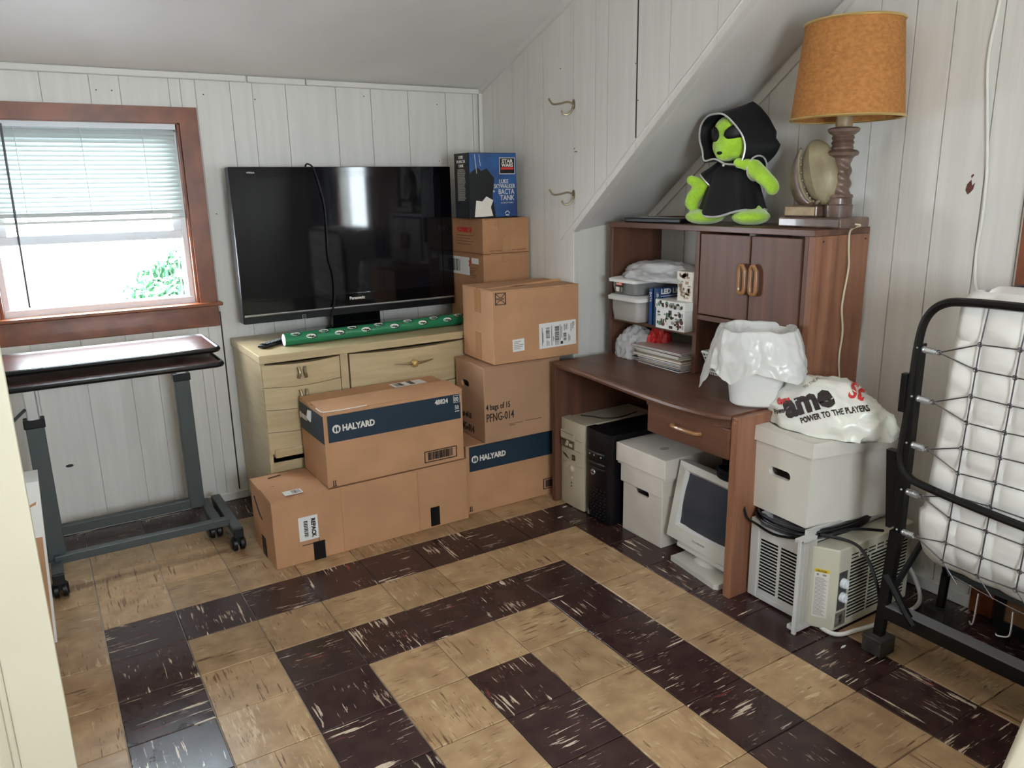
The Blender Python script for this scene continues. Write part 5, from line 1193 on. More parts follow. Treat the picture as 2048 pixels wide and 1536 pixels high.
# ------------------------------------------------------------------ under the desk
# beige tower
def facebulge(x0, y0, y1, z0, z1, dep, m, par, name='front_bezel', n=12, bow=.07, bowz=.03):
    mb = MB(); V = []; Wb = []
    for i in range(n+1):
        r0 = []; r1 = []
        for j in range(n+1):
            u, v = i/n, j/n; e = (1-(2*u-1)**2)**.7; f = 1-abs(2*v-1)**6
            r0.append(mb.b.verts.new((x0-bow*e*(.5+.5*f)-bowz*(1-v)*0, y0+(y1-y0)*u, z0+(z1-z0)*v))); r1.append(mb.b.verts.new((x0+dep, y0+(y1-y0)*u, z0+(z1-z0)*v)))
        V.append(r0); Wb.append(r1)
    for i in range(n):
        for j in range(n): mb.b.faces.new((V[i][j], V[i+1][j], V[i+1][j+1], V[i][j+1]))
    for j in range(n): mb.b.faces.new((V[0][j], V[0][j+1], Wb[0][j+1], Wb[0][j])); mb.b.faces.new((V[n][j+1], V[n][j], Wb[n][j], Wb[n][j+1]))
    for i in range(n): mb.b.faces.new((V[i][n], V[i+1][n], Wb[i+1][n], Wb[i][n])); mb.b.faces.new((V[i+1][0], V[i][0], Wb[i][0], Wb[i+1][0]))
    return part(name, mb, m, par, smooth=True, angle=50)
YU = (0, -1, 0)
t = thing('computer_tower', 'beige computer tower under the left end of the desk', 'computer', (9.3, -.25, 0))
BY0, BY1, BX0 = -.61, .16, 8.50
part('case', MB().box(BX0+.2, BX0+1.75, BY0+.01, BY1-.01, .03, 1.80, bev=.015), M_BEIGE, t)
facebulge(BX0, BY0, BY1, .02, 1.81, .22, M_BEIGE, t, bow=.05)
OB = Vector((BX0-.052, 0, 0))
def fb(*a, t_=.01, O_=None): return frame_box(MB(), O_ or OB, YU, Z3, *a, t_)
fp = part('drive_bay', fb(-.10, .34, 1.42, 1.58), M_BEIGE, t)
part('drive_slot', fb(-.08, .32, 1.545, 1.552, t_=.014), M_INK, t); part('drive_bay', fb(-.10, .34, 1.24, 1.42, t_=.006), M_BRASS, t)
part('drive_slot', fb(-.08, .14, 1.37, 1.385, t_=.012), M_INK, t); part('drive_lever', MB().prism([OB+Vector((-.01, -.08, 1.30)), OB+Vector((-.01, -.14, 1.29)), OB+Vector((-.01, -.17, 1.38)), OB+Vector((-.01, -.13, 1.40))], (-.03, 0, 0)), M_BEIGE, t)
part('drive_lever', fb(.20, .28, 1.29, 1.35, t_=.03), M_BEIGE, t)
part('bezel_line', fb(-.07, .60, 1.235, 1.242, t_=.002, O_=Vector((BX0-.045, 0, 0))), M_BRASS, t)
part('bezel_line', fb(-.07, .60, 1.46, 1.466, t_=.002, O_=Vector((BX0-.045, 0, 0))), M_BRASS, t)
part('bezel_line', fb(-.07, .60, .93, .936, t_=.002, O_=Vector((BX0-.045, 0, 0))), M_BRASS, t)
mb = MB().prism([OB+Vector((.0, .05, 1.12)), OB+Vector((.0, -.06, 1.10)), OB+Vector((.0, -.17, 1.02)), OB+Vector((.0, -.08, 1.04)), OB+Vector((.0, .0, 1.08))], (-.006, 0, 0)); part('grip_slot', mb, M_INK, t)
part('badge', fb(.28, .37, 1.03, 1.14), M_INK, t); part('badge_print', fb(.30, .345, 1.06, 1.11, t_=.013), M_BRASS, t)
mb = MB().lathe([(.001, -.045), (.045, -.045), (.05, -.03), (.055, -.02), (.07, -.02), (.075, 0)], OB+Vector((.0, -.27, .83)), 20, 'x'); part('power_button', mb, M_BEIGE, t, smooth=True)
part('reset_button', MB().lathe([(.001, -.02), (.025, -.02), (.03, 0)], OB+Vector((0, -.26, .65)), 14, 'x'), M_BEIGE, t, smooth=True)
for z in (.54, .47): part('indicator', MB().lathe([(.001, -.012), (.012, -.012), (.012, 0)], OB+Vector((0, -.26, z)), 10, 'x'), M_INK, t)
cp = smoothpath([(8.85, -.02, 1.82), (9.0, -.25, 1.82), (9.08, -.48, 1.83), (9.4, -.6, 1.83), (9.9, -.5, 1.83)], 6); single('computer_cable', MB().tube(cp, .012, 6), M_INK, 'thin dark cable lying on the beige computer tower', 'cable', (9.1, -.4, 1.81), smooth=True)
# black tower
t = thing('computer_tower', 'black computer tower with round badge next to the beige tower', 'computer', (9.3, -1.1, 0))
BY0, BY1, BX0 = -1.42, -.66, 8.52
part('case', MB().box(BX0+.2, BX0+1.75, BY0+.01, BY1-.01, .03, 1.80, bev=.015), M_BLK, t); facebulge(BX0, BY0, BY1, .02, 1.81, .22, M_BLK, t, bow=.09)
OB = Vector((BX0-.080, 0, 0)); M_BLK2 = mat('dark_grey_plastic', (.022, .023, .025), .4)
for z, w0, w1, hh in ((1.40, .80, 1.30, .05), (1.20, .80, 1.32, .05), (1.10, .88, 1.30, .03)):
    mb = MB(); n = 10
    P = []; Q = []
    for i in range(n+1):
        u = i/n; y = -(w0+(w1-w0)*u); x = BX0-.09*(1-((-y-1.06)/.36)**2)**.7-.012 if abs(-y-1.06) < .36 else BX0; P.append((x, y, z)); 
    mb.tube(P, hh*.5, 6); part('drive_ridge', mb, M_BLK2, t, smooth=True)
mb = MB(); 
for y in (.86, 1.0, 1.2): mb.sph((BX0-.085, -y, 1.34), .018, 8, 6)
part('drive_buttons', mb, M_GREY, t, stuff=True)
mb = MB().lathe([(.001, -.03), (.055, -.025), (.065, 0)], (BX0-.085, -.98, 1.0), 20, 'x'); part('badge', mb, M_SILVER, t, 'round silver badge', smooth=True)
part('lettering', text_mb('DELL', .035, (BX0-.118, -.945, .99), YU, Z3, bold=.002), M_NAVY, t)
mb = MB()
for i in range(5):
    for j in range(10):
        y = -(.86+i*.10+(j % 2)*.03); z = .12+j*.062; x = BX0-.09*max(0, 1-((-y-1.06)/.36)**2)**.7-.004; mb.prism([(x, y, z), (x, y-.035, z-.008), (x, y-.055, z+.006), (x, y-.02, z+.016)], (-.02, 0, 0))
part('vent_dimples', mb, M_BLK2, t, stuff=True)
part('foot_badge', MB().box(BX0-.045, BX0-.03, -.80, -.75, .05, .16), M_GREY, t)
# small white file box with two lids
t = thing('file_box', 'white lidded file box under the desk beside the black tower', 'box', (9.3, -2.1, 0))
b_ = part('body', MB().box(8.68, 9.9, -2.63, -1.57, 0, 1.35, bev=.012), M_WBOXD, t)
cut(b_, MB().box(8.73, 9.85, -2.58, -1.62, .05, 1.3)); cut(b_, MB().box(8.4, 9.4, -2.28, -1.90, .83, .95, bev=.05, seg=3))
part('inner_lid', MB().box(8.645, 9.94, -2.66, -1.53, .96, 1.36, bev=.012), M_WBOXD, t)
part('lid', MB().box(8.60, 10.0, -2.76, -1.44, 1.34, 1.70, bev=.014), M_WBOXD, t)
part('lid_edge', MB().box(8.625, 9.98, -2.73, -1.47, 1.30, 1.34), M_WBOXD, t)
part('stain', MB().prism([(9.05+.1*math.cos(a), -2.25+.07*math.sin(a), 1.701) for a in [k*math.pi/8 for k in range(16)]], (0, 0, .002)), mat('stain', (.38, .33, .27), .8), t)
# CRT monitor (local: x right in view = -Y world, y back, z up)
t = thing('crt_monitor', 'putty coloured CRT monitor tilted back at the right end under the desk', 'monitor', (9.1, -3.55, 0), (0, 0, math.radians(-90)))
mb = MB().prism([(-.50, -.58, 0), (.62, -.72, 0), (.68, -.68, 0), (.74, .35, 0), (-.50, .35, 0)], (0, 0, .085)); part('foot', mb, M_MON, t)
part('pedestal', MB().lathe([(.38, .08), (.34, .16), (.30, .26), (.36, .34)], (.05, -.05, 0), 28), M_MON, t, smooth=True)
TR = Matrix.Translation((.05, -.05, .26)) @ Matrix.Rotation(math.radians(-10), 4, 'X') @ Matrix.Rotation(math.radians(2), 4, 'Y')
def mpart(nm, mb, m, **k):
    bmesh.ops.transform(mb.b, matrix=TR, verts=mb.b.verts[:]); return part(nm, mb, m, t, **k)
w0, h0 = .80, 1.36
mb = MB(); A0 = .60
oz = [(-w0, 0), (w0, 0), (w0, h0), (-w0, h0)]; iz = [(-w0+.15, .24), (w0-.15, .24), (w0-.15, h0-.12), (-w0+.15, h0-.12)]
for i in range(4):
    a, b_, c, d = oz[i], oz[(i+1) % 4], iz[(i+1) % 4], iz[i]; mb.prism([(a[0], -.42, a[1]), (b_[0], -.42, b_[1]), (c[0], -.42, c[1]), (d[0], -.42, d[1])], (0, .22, 0))
bmesh.ops.remove_doubles(mb.b, verts=mb.b.verts[:], dist=.001)
mpart('bezel', mb, M_MON)
mb = MB(); jz = [(-w0+.20, .29), (w0-.20, .29), (w0-.20, h0-.17), (-w0+.20, h0-.17)]
for i in range(4):
    a, b_, c, d = iz[i], iz[(i+1) % 4], jz[(i+1) % 4], jz[i]; mb.poly([(a[0], -.42, a[1]), (b_[0], -.42, b_[1]), (c[0], -.36, c[1]), (d[0], -.36, d[1])])
mpart('inner_bezel', mb, M_ACB)
mb = MB(); mb.grid(lambda u, v: ((2*u-1)*(w0-.19), -.375-.035*(1-(2*u-1)**2)*1-.03*(1-(2*v-1)**2)+.03, .28+(h0-.44)*v), 16, 14); mpart('screen', mb, M_CRT, smooth=True)
mb = MB(); mb.hexa([(-w0+.02, -.21, .04), (w0-.02, -.21, .04), (w0-.25, .75, .25), (-w0+.25, .75, .25), (-w0+.02, -.21, h0-.02), (w0-.02, -.21, h0-.02), (w0-.25, .75, h0-.25), (-w0+.25, .75, h0-.25)]); mpart('housing', mb, M_MON)
mpart('control_strip', MB().box(-.58, .66, -.37, -.1, -.12, .02, bev=.02), M_MON); mpart('control_door', MB().box(.34, .56, -.385, -.36, -.09, -.03, bev=.005), M_ACB); mpart('power_button', MB().box(.58, .63, -.39, -.36, -.09, -.05, bev=.008), M_GREY)
lt = text_mb('VIEWCO', .05, (-.2, -.423, .10), X3, Z3); lt.b.free()
mb = MB(); 
for k in range(8): mb.box(-.20+k*.035, -.175+k*.035, -.425, -.419, .115, .14)
mpart('nameplate', mb, M_GREY, stuff=True)
t2 = thing('power_adapter', 'coiled black cable lying on top of the CRT monitor', 'cable', (9.0, -3.9, 1.66))
for k in range(4):
    part('coil', MB().tube([(9.15+(.36-.015*k)*math.cos(a), -3.92+(.34+.02*k)*math.sin(a), 1.64+.035*k-.06*math.cos(a)) for a in [i*math.pi/12 for i in range(24)]], .022, 6, closed=True), M_BLK, t2, smooth=True)

# ------------------------------------------------------------------ window air conditioner
t = thing('air_conditioner', 'window air conditioner on the floor under the white file box', 'air conditioner', (9.7, -5.4, 0))
part('chassis', MB().box(8.76, 10.55, -5.62, -4.66, .10, 1.31, bev=.015), M_ACB, t)
part('corner_post', MB().box(8.70, 8.80, -4.74, -4.58, .04, 1.33, bev=.012), M_ACB, t)
pf = [(8.715, -4.70, .10), (8.715, -5.50, .10), (8.715, -5.50, 1.20), (8.715, -4.70, 1.20)]
side = part('side_grille', MB().box(8.715, 8.76, -5.60, -4.70, .08, 1.25), M_ACB, t)
c = MB()
for col_ in ((-5.095, -4.765), (-5.455, -5.145)):
    for k in range(16):
        zz = .20+k*.0535; c.box(8.70, 8.77, col_[0], col_[1], zz, zz+.037)
cut(side, c)
M_SLOTSHADE = mat('slot_shade', (.006, .005, .004), .95, spec=.1)  # near-black sheets that paint the shade inside the grille slots
part('slot_shade_sheet', MB().box(8.726, 8.730, -5.49, -4.75, .16, 1.09), M_SLOTSHADE, t)
part('base_pan', MB().box(8.71, 10.6, -5.62, -4.66, .03, .12, bev=.01), M_ACB, t)
# flange and accordion side curtain
mb = MB(); mb.box(8.37, 8.42, -5.74, -5.68, .0, 1.47, bev=.008); part('curtain_rail', mb, M_ACB, t)
mb = MB(); mb.box(8.38, 8.72, -5.74, -5.62, 1.41, 1.46, bev=.008); part('curtain_rail', mb, M_ACB, t); mb = MB(); mb.box(8.40, 8.80, -5.74, -5.58, .03, .10, bev=.008); part('curtain_rail', mb, M_ACB, t)
mb = MB(); P = []
for k in range(9): P.append((8.43+k*.042, -5.74 if k % 2 else -5.64))
mb2 = MB()
for (xa, ya), (xb, yb_) in zip(P, P[1:]): mb2.poly([(xa, ya, .1), (xb, yb_, .1), (xb, yb_, 1.40), (xa, ya, 1.40)])
mb.b.free(); part('accordion_curtain', mb2, M_ACP, t, smooth=False, solid=.008)
mb = MB(); mb.hexa([(8.62, -5.66, 1.31), (10.7, -5.66, 1.31), (10.7, -5.60, 1.31), (8.62, -5.60, 1.31), (8.62, -5.66, 1.52), (10.7, -5.66, 1.48), (10.7, -5.60, 1.48), (8.62, -5.60, 1.52)]); part('top_flange', mb, M_ACB, t)
# yellowed front: side chamfer + grille face
FXa, FXb, FYf = 8.72, 10.62, -6.02
mb = MB(); mb.prism([(8.66, -5.66, .04), (8.86, FYf, .04), (FXb, FYf, .04), (FXb+.06, -5.66, .04)], (0, 0, 1.26)); 
es = [e for e in mb.b.edges]; bmesh.ops.bevel(mb.b, geom=es, offset=.02, segments=2, affect='EDGES', profile=.5); front = part('front_cover', mb, M_ACF, t)
c = MB()
for k in range(17):
    zz = .16+k*.0535; 
    for a, b_ in ((9.13, 9.58), (9.60, 10.05), (10.07, 10.52)): c.box(a, b_, FYf-.1, FYf+.12, zz, zz+.038)
for k in range(2):
    for a in range(7): c.box(9.13+a*.2, 9.31+a*.2, FYf-.1, FYf+.12, 1.085+k*.055, 1.115+k*.055)
cut(front, c)
part('slot_shade_sheet', MB().box(9.11, 10.54, FYf+.014, FYf+.018, .14, 1.24), M_SLOTSHADE, t)
FO = Vector((0, FYf-.001, 0))
part('control_panel', frame_box(MB(), FO, X3, Z3, 8.885, 9.06, .36, .95, .008), mat('charcoal_print', (.07, .07, .07), .5), t)
for z in (.78, .56):
    k_ = part('knob', MB().lathe([(.075, 0), (.07, -.05), (.06, -.06), (.001, -.06)], (8.972, FYf-.009, z), 24, 'y'), M_VINYL, t, smooth=True); part('knob_grip', MB().box(8.957, 8.987, FYf-.10, FYf-.06, z-.06, z+.06, bev=.01), M_VINYL, k_)
part('rating_sticker', frame_box(MB(), FO, X3, Z3, 8.87, 9.10, .10, .32, .004), M_SILVER, t); mb = MB(); barcode(mb, FO, Z3, (-1, 0, 0), .14, .28, -9.02, -8.96, 8, 3, .007); part('barcode', mb, M_INK, t)
# side label (on the slanted chamfer)
a_ = Vector((8.66, -5.66, 0)); b2_ = Vector((8.86, FYf, 0)); su = (b2_-a_).normalized(); SO = a_+Vector((-.002, -.001, 0))
def sbox(u0, u1, v0, v1, th=.004): return frame_box(MB(), SO, su, Z3, u0, u1, v0, v1, th)
part('warning_label', sbox(.10, .30, .22, .95), M_PRINTW, t); part('warning_label', sbox(.10, .30, .92, .97, .006), M_YEL, t)
mb = MB(); 
for k in range(30): frame_box(mb, SO, su, Z3, .115, .275-.02*(k % 3), .25+k*.02, .257+k*.02, .007)
frame_box(mb, SO, su, Z3, .13, .16, .87, .90, .007); frame_box(mb, SO, su, Z3, .21, .26, .87, .90, .007); part('small_print', mb, M_GREY, t)
part('lettering', text_mb('CAUTION', .04, SO+su*.12+Vector((0, 0, .93))-Vector((.008, .004, 0)), su, Z3, sx=.8), M_INK, t)
part('power_cord', MB().tube(smoothpath([(10.5, -5.5, .5), (10.75, -5.62, .62), (10.86, -5.8, .5), (10.85, -6.05, .2), (10.6, -6.25, .05), (10.1, -6.3, .04), (9.6, -6.25, .04), (9.15, -6.18, .04), (8.85, -6.1, .04), (8.80, -5.9, .04), (8.9, -5.7, .04)], 6), .032, 8), M_WCORD, t, 'white power cord looping along the floor', smooth=True)
# black extension cords on top of the unit
t = thing('extension_cord', 'bundle of black cords squeezed between the air conditioner and file box', 'cord', (9.2, -5.2, 1.36))
r = random.Random(3)
for k in range(9):
    ox, oy, oz = r.uniform(-.06, .04), r.uniform(-.07, .07), 1.36+.012*k
    P = smoothpath([(9.6+ox, -4.62, oz), (8.95+ox, -4.60+oy*.4, oz), (8.70+ox*.6, -4.78+oy, oz-.01), (8.66+ox, -5.1+oy, oz-.02), (8.70+ox, -5.5+oy*.5, oz), (8.98+ox, -5.72+oy*.5, oz+.02), (9.5+ox, -5.80+oy*.4, oz+.04), (9.95+ox, -5.68, oz+.02), (9.7, -5.3, oz)], 6)
    part('cord_loop', MB().tube(P, .021, 6), M_BLK, t, smooth=True)
part('cord_loop', MB().tube(smoothpath([(8.6, -4.5, 1.5), (8.58, -4.6, 1.35), (8.64, -4.72, 1.28), (8.68, -5.1, 1.22), (8.76, -5.66, 1.38), (9.2, -5.92, 1.5), (9.7, -6.1, 1.42)], 6), .021, 6), M_BLK, t, smooth=True)
part('cord_loop', MB().tube(smoothpath([(8.80, -5.72, 1.45), (9.0, -6.08, 1.42), (9.02, -6.3, 1.30), (9.0, -6.5, 1.0), (9.02, -6.56, .75), (9.1, -6.55, .4), (9.2, -6.5, .04)], 6), .022, 6), M_BLK, t, smooth=True)
part('plug_block', MB().box(8.72, 8.86, -4.86, -4.74, 1.36, 1.47, bev=.01), M_GREY, t)
part('plug_block', MB().box(9.0, 10.3, -5.62, -4.75, 1.33, 1.47, bev=.02), M_BLK, t, 'flat black power strip housing')

# ------------------------------------------------------------------ white file box on the AC + shopping bag
t = thing('file_box', 'white lidded file box with a handle hole on the air conditioner', 'box', (8.80, -4.46, 1.475), (0, 0, math.radians(-90-3)))
Wd, Dp = 1.06, 1.45   # local: x along view-right (-Y), y depth (+X)
sk = math.tan(math.radians(12))
def lq(x0, x1, y0, y1, z0, z1, s_=0): return [(x0, y0, z0), (x1, y0-0, z0), (x1-s_, y1, z0), (x0-s_, y1, z0), (x0, y0, z1), (x1, y0, z1), (x1-s_, y1, z1), (x0-s_, y1, z1)]
b_ = part('body', MB().hexa([(0, 0, 0), (Wd, 0, 0), (Wd+.24, Dp, 0), (.1, Dp, 0), (-.02, -.03, 1.24), (Wd+.03, -.03, 1.24), (Wd+.27, Dp+.02, 1.24), (.1, Dp, 1.24)]), M_WBOX, t)
cut(b_, MB().box(.14, Wd-.06, .06, Dp-.06, .05, 1.19)); cut(b_, MB().box(.33, .73, -.3, .5, .60, .74, bev=.065, seg=4))
mb = MB().hexa([(-.06, -.07, 1.08), (Wd+.07, -.07, 1.08), (Wd+.32, Dp+.06, 1.08), (.04, Dp+.06, 1.08), (-.05, -.06, 1.30), (Wd+.06, -.06, 1.30), (Wd+.31, Dp+.05, 1.30), (.05, Dp+.05, 1.30)])
part('lid', mb, M_WBOX, t)
part('lid_seam', MB().tube([(Wd+.072, -.072, 1.085), (Wd+.062, -.062, 1.29)], .006, 5), M_WBOXD, t)
bag_mb = crumple(9.57, -5.12, 2.785, .60, .97, .71, 4, amp=.20, freq=1.1, sub=5, sharp=.9)
bag = thing('shopping_bag', 'white plastic shopping bag, printed POWER TO THE PLAYERS, on the file box', 'bag', (9.55, -5.10, 2.785))
bm2 = bmesh.new(); bag_mb.b.normal_update(); bvh = BVHTree.FromBMesh(bag_mb.b)
part('bag_film', bag_mb, mat('bag_film', (.80, .80, .70), .3, sss=.2, c2=(.84, .83, .80), vscale=(3, 3, 3)), bag, smooth=True, angle=70); bm2.free()
camp = Vector((-.165, -12.02, 6.29)); gc = Vector((9.55, -5.10, 3.05)); gw = (camp-gc).normalized(); gu = Vector((0, 0, 1)).cross(gw).normalized(); gv = gw.cross(gu)
def onbag(body, size, du, dv, ang, m, name='lettering', bold=.0, sx=1.0, warp=0.0, lift=.008):
    ca, sa = math.cos(math.radians(ang)), math.sin(math.radians(ang)); U = gu*ca+gv*sa; V = -gu*sa+gv*ca
    n = text_mb(body, size, (0, 0, 0), (1, 0, 0), (0, 1, 0), bold=bold, dense=True, sx=sx)
    bmesh.ops.triangulate(n.b, faces=n.b.faces[:]); bmesh.ops.subdivide_edges(n.b, edges=[e for e in n.b.edges if e.calc_length() > .05], cuts=2, use_grid_fill=False); bmesh.ops.triangulate(n.b, faces=n.b.faces[:])
    for v in n.b.verts:
        p = gc+gu*du+gv*dv+U*v.co.x+V*(v.co.y-warp*(v.co.x**2)); h = bvh.ray_cast(p+gw*3, -gw)
        v.co = (h[0]+(h[1] if h[1].dot(gw) > 0 else -h[1])*lift*1.2) if h[0] else p+gw*99
    bmesh.ops.delete(n.b, geom=[v for v in n.b.verts if (v.co-gc).length > 20], context='VERTS'); part(name, n, m, bag)
onbag('ame', .46, -.50, -.19, 24, M_INK, bold=.024, sx=.86, warp=.06)
onbag('St', .34, .27, .17, -10, M_RED, bold=.008, sx=.75, lift=.012)
onbag('POWER TO THE PLAYERS', .12, -.30, -.26, 23, M_INK, bold=.004, sx=.66, warp=.12)
onbag('Game', .13, -.66, -.02, 18, M_RED, bold=.010, sx=.6)
onbag('Power', .11, -.70, -.16, 14, M_INK, bold=.003, sx=.6)
onbag('TO THE PL', .06, -.30, .24, 40, M_INK, sx=.9)

# ------------------------------------------------------------------ folding rollaway bed
t = thing('rollaway_bed', 'folded black-framed rollaway bed with springs and cream mattress', 'bed', (9.6, -8.5, 0))
FXc = 8.97
def rpath(x, y0, y1, z0, z1, r0, n=7, xs=0):
    P = []
    for cy, cz, a0_ in ((y0-r0, z1-r0, 0), (y1+r0, z1-r0, 90), (y1+r0, z0+r0, 180), (y0-r0, z0+r0, 270)):
        for k in range(n):
            a = math.radians(a0_+90*k/(n-1)); P.append((x, cy+r0*math.cos(a), cz+r0*math.sin(a)))
    return P
# front spring frame (slightly leaning: upper end nearer the right)
def lean(p): return (p[0]-.06*(p[2]-2.5)*0, p[1]-.055*(p[2]-2.5), p[2]-.05*max(0, -7.2-p[1]))
P = []
for (y, z) in smoothpath([(-6.68, 3.4, 0), (-6.70, 4.3, 0), (-6.76, 4.66, 0), (-6.96, 4.87, 0), (-7.25, 4.92, 0), (-8.0, 4.93, 0)], 5) and [(v.x, v.y) for v in smoothpath([(-6.66, 2.9, 0), (-6.70, 3.6, 0), (-6.73, 4.35, 0), (-6.80, 4.68, 0), (-6.98, 4.86, 0), (-7.3, 4.91, 0), (-8.2, 4.92, 0), (-10.2, 4.92, 0), (-10.6, 4.75, 0), (-10.7, 4.4, 0), (-10.6, 3.0, 0), (-10.4, 2.5, 0), (-10.0, 2.4, 0), (-8.2, 2.46, 0), (-7.05, 2.56, 0), (-6.78, 2.64, 0), (-6.67, 2.8, 0)], 6)]:
    P.append((FXc, y, z))
part('spring_frame', MB().tube(P[:-1], .052, 8, closed=True), M_BLKM, t, smooth=True)
part('upright', MB().box(FXc-.03, FXc+.09, -6.79, -6.70, 1.80, 4.35, bev=.01, M=None), M_BLKM, t)
part('upright', MB().hexa([(FXc-.02, -6.80, 1.75), (FXc+.06, -6.80, 1.75), (FXc+.06, -6.70, 1.75), (FXc-.02, -6.70, 1.75), (FXc-.02, -6.78, 2.8), (FXc+.06, -6.78, 2.8), (FXc+.06, -6.60, 2.8), (FXc-.02, -6.60, 2.8)]), M_BLKM, t)
part('side_bracket', MB().box(FXc-.05, FXc+.05, -6.66, -6.58, 3.45, 3.95, bev=.01), M_BLKM, t)
part('side_bracket', MB().hexa([(FXc+.0, -6.62, 1.85), (FXc+.12, -6.62, 1.85), (FXc+.12, -6.56, 1.85), (FXc, -6.56, 1.85), (FXc, -6.60, 2.9), (FXc+.12, -6.60, 2.9), (FXc+.12, -6.46, 2.9), (FXc, -6.46, 2.9)]), M_BLKM, t)
part('leg', MB().hexa([(FXc-.06, -6.70, .28), (FXc+.04, -6.70, .28), (FXc+.04, -6.58, .28), (FXc-.06, -6.58, .28), (FXc-.06, -6.80, 1.85), (FXc+.06, -6.80, 1.85), (FXc+.06, -6.66, 1.85), (FXc-.06, -6.66, 1.85)]), M_BLKM, t)
part('brace', MB().tube([(FXc-.05, -6.68, 1.22), (FXc-.05, -7.0, .80), (FXc-.05, -7.12, .68)], .05, 6), M_BLKM, t)
part('brace', MB().tube([(FXc+.05, -6.72, .95), (9.6, -6.72, 1.5), (10.2, -6.72, 2.0)], .045, 6), M_BLKM, t)
part('brace', MB().tube([(9.75, -6.85, 1.75), (10.2, -6.78, .95), (10.32, -6.72, .82)], .05, 6), M_BLKM, t)
part('bottom_rail', MB().box(FXc-.065, FXc-.045, -10.6, -6.66, .58, .76), M_BLKM, t)
part('bottom_rail', MB().box(FXc-.065, FXc+.13, -10.6, -6.72, .762, .78), mat('dusty_steel', (.16, .16, .17), .5), t, 'dusty grey top of the angle rail')
part('bottom_rail', MB().box(10.26, 10.42, -10.6, -6.72, .84, .92), M_DGREY, t)
part('leg', MB().tube([(10.34, -6.74, .95), (10.34, -6.72, .82), (10.34, -6.70, .3)], .065, 8), M_BLKM, t)
part('leg', MB().box(FXc-.05, FXc+.05, -10.6, -10.5, .28, 2.4), M_BLKM, t); part('leg', MB().box(10.3, 10.4, -10.6, -10.5, .28, 2.4), M_BLKM, t)
def bedcaster(x, y):
    part('caster', MB().lathe([(.001, -.10), (.10, -.10), (.13, -.08), (.13, .08), (.10, .10), (.001, .10)], (x, y, .13), 20, 'y'), M_BLK, t, smooth=True)
    h = MB(); h.box(x-.16, x+.16, y-.15, y+.15, .25, .29, bev=.01); h.box(x-.16, x+.16, y-.15, y-.125, .04, .27, bev=.006); h.box(x-.16, x-.13, y-.13, y+.13, .06, .27, bev=.006); part('caster_hood', h, M_LAMPH, t)
M_LAMPH = mat('worn_dark_steel', (.09, .085, .075), .4, c2=(.018, .017, .016), vscale=(12, 12, 12), metal=.3)
bedcaster(8.95, -6.64); bedcaster(10.34, -6.68); bedcaster(8.95, -10.5); bedcaster(10.34, -10.5)
# mesh of wires with rings, helical springs at the edge
rows = [4.44, 4.13, 3.81, 3.49, 3.18, 2.86, 2.55, 2.24, 1.91, 1.66]; cols_ = [-7.42, -7.85, -8.28, -8.71, -9.14, -9.57, -10.0]
def nd(i, j):
    y = cols_[i]+.012*j-.02; z = rows[j]-.015*i*0; return Vector((9.0, y+.0, z+.01*math.sin(i*2+j)))
for j in range(len(rows)):
    for i in range(len(cols_)-1):
        a, b_ = nd(i, j), nd(i+1, j); part('mesh_wire', MB().tube([a, b_], .0085, 5), M_BLKW, t) if False else None
M_BLKW = mat('wire_steel', (.13, .12, .13), .35, metal=.7)
for j in range(len(rows)):
    mb = MB().tube([nd(i, j) for i in range(len(cols_))], .0085, 5); part('mesh_wire', mb, M_BLKW, t)
for i in range(len(cols_)):
    top = Vector((9.0, cols_[i]-.06, 4.86)); mb = MB().tube([top]+[nd(i, j) for j in range(len(rows))]+[Vector((9.03, cols_[i]-.10, 1.42))], .0085, 5); part('mesh_wire', mb, M_BLKW, t)
mb = MB()
for i in range(len(cols_)):
    for j in range(len(rows)):
        c = nd(i, j); mb.tube([c+Vector((-.01, .026*math.cos(a), .026*math.sin(a))) for a in [k*math.pi/4 for k in range(8)]], .007, 4, closed=True)
part('mesh_rings', mb, M_BLKW, t, stuff=True)
for (z, ja, jb) in ((4.28, 0, 1), (3.66, 2, 3), (3.05, 4, 5), (2.42, 6, 7), (1.86, 8, 9)):
    s0 = Vector((FXc+.01, -6.79, z)); s1 = Vector((9.0, -6.93, z-.012)); n = 90
    mb = MB(); d = s1-s0; P = []
    for k in range(n+1):
        f = k/n; a = 2*math.pi*11*f; P.append(s0+d*f+Vector((.036*math.cos(a), 0, .036*math.sin(a))))
    mb.tube(P, .0085, 4); part('helical_spring', mb, M_CHROME, t, smooth=True)
    rg = s1+Vector((0, -.045, 0)); part('spring_ring', MB().tube([rg+Vector((0, .028*math.cos(a), .028*math.sin(a))) for a in [k*math.pi/5 for k in range(10)]], .007, 4, closed=True), M_BLKW, t)
    part('mesh_wire', MB().tube([rg, nd(0, ja)], .0085, 5), M_BLKW, t); part('mesh_wire', MB().tube([rg, nd(0, jb)], .0085, 5), M_BLKW, t)
    part('rivet', MB().sph((FXc-.035, -6.74, z+.02), .016, 8, 6), M_CHROME, t)
part('bottom_wire', MB().tube([nd(0, 9), Vector((9.02, -7.42, 1.52)), Vector((9.03, -7.8, 1.45)), Vector((9.03, -8.2, 1.40)), Vector((9.03, -9.0, 1.36)), Vector((9.03, -10.0, 1.36))], .0085, 5), M_BLKW, t)
for y, z in ((-7.80, 1.43), (-8.2, 1.38)):
    part('wire_hook', MB().tube(smoothpath([(9.0, y, z), (8.99, y, z-.2), (8.99, y+.01, z-.38), (8.98, y+.03, z-.42), (8.97, y+.045, z-.38)] if y > -8 else [(9.0, y, z), (8.99, y-.01, z-.25), (8.99, y+.02, z-.33), (8.98, y+.12, z-.36), (8.98, y+.14, z-.34)], 4), .010, 5), M_CHROME, t)
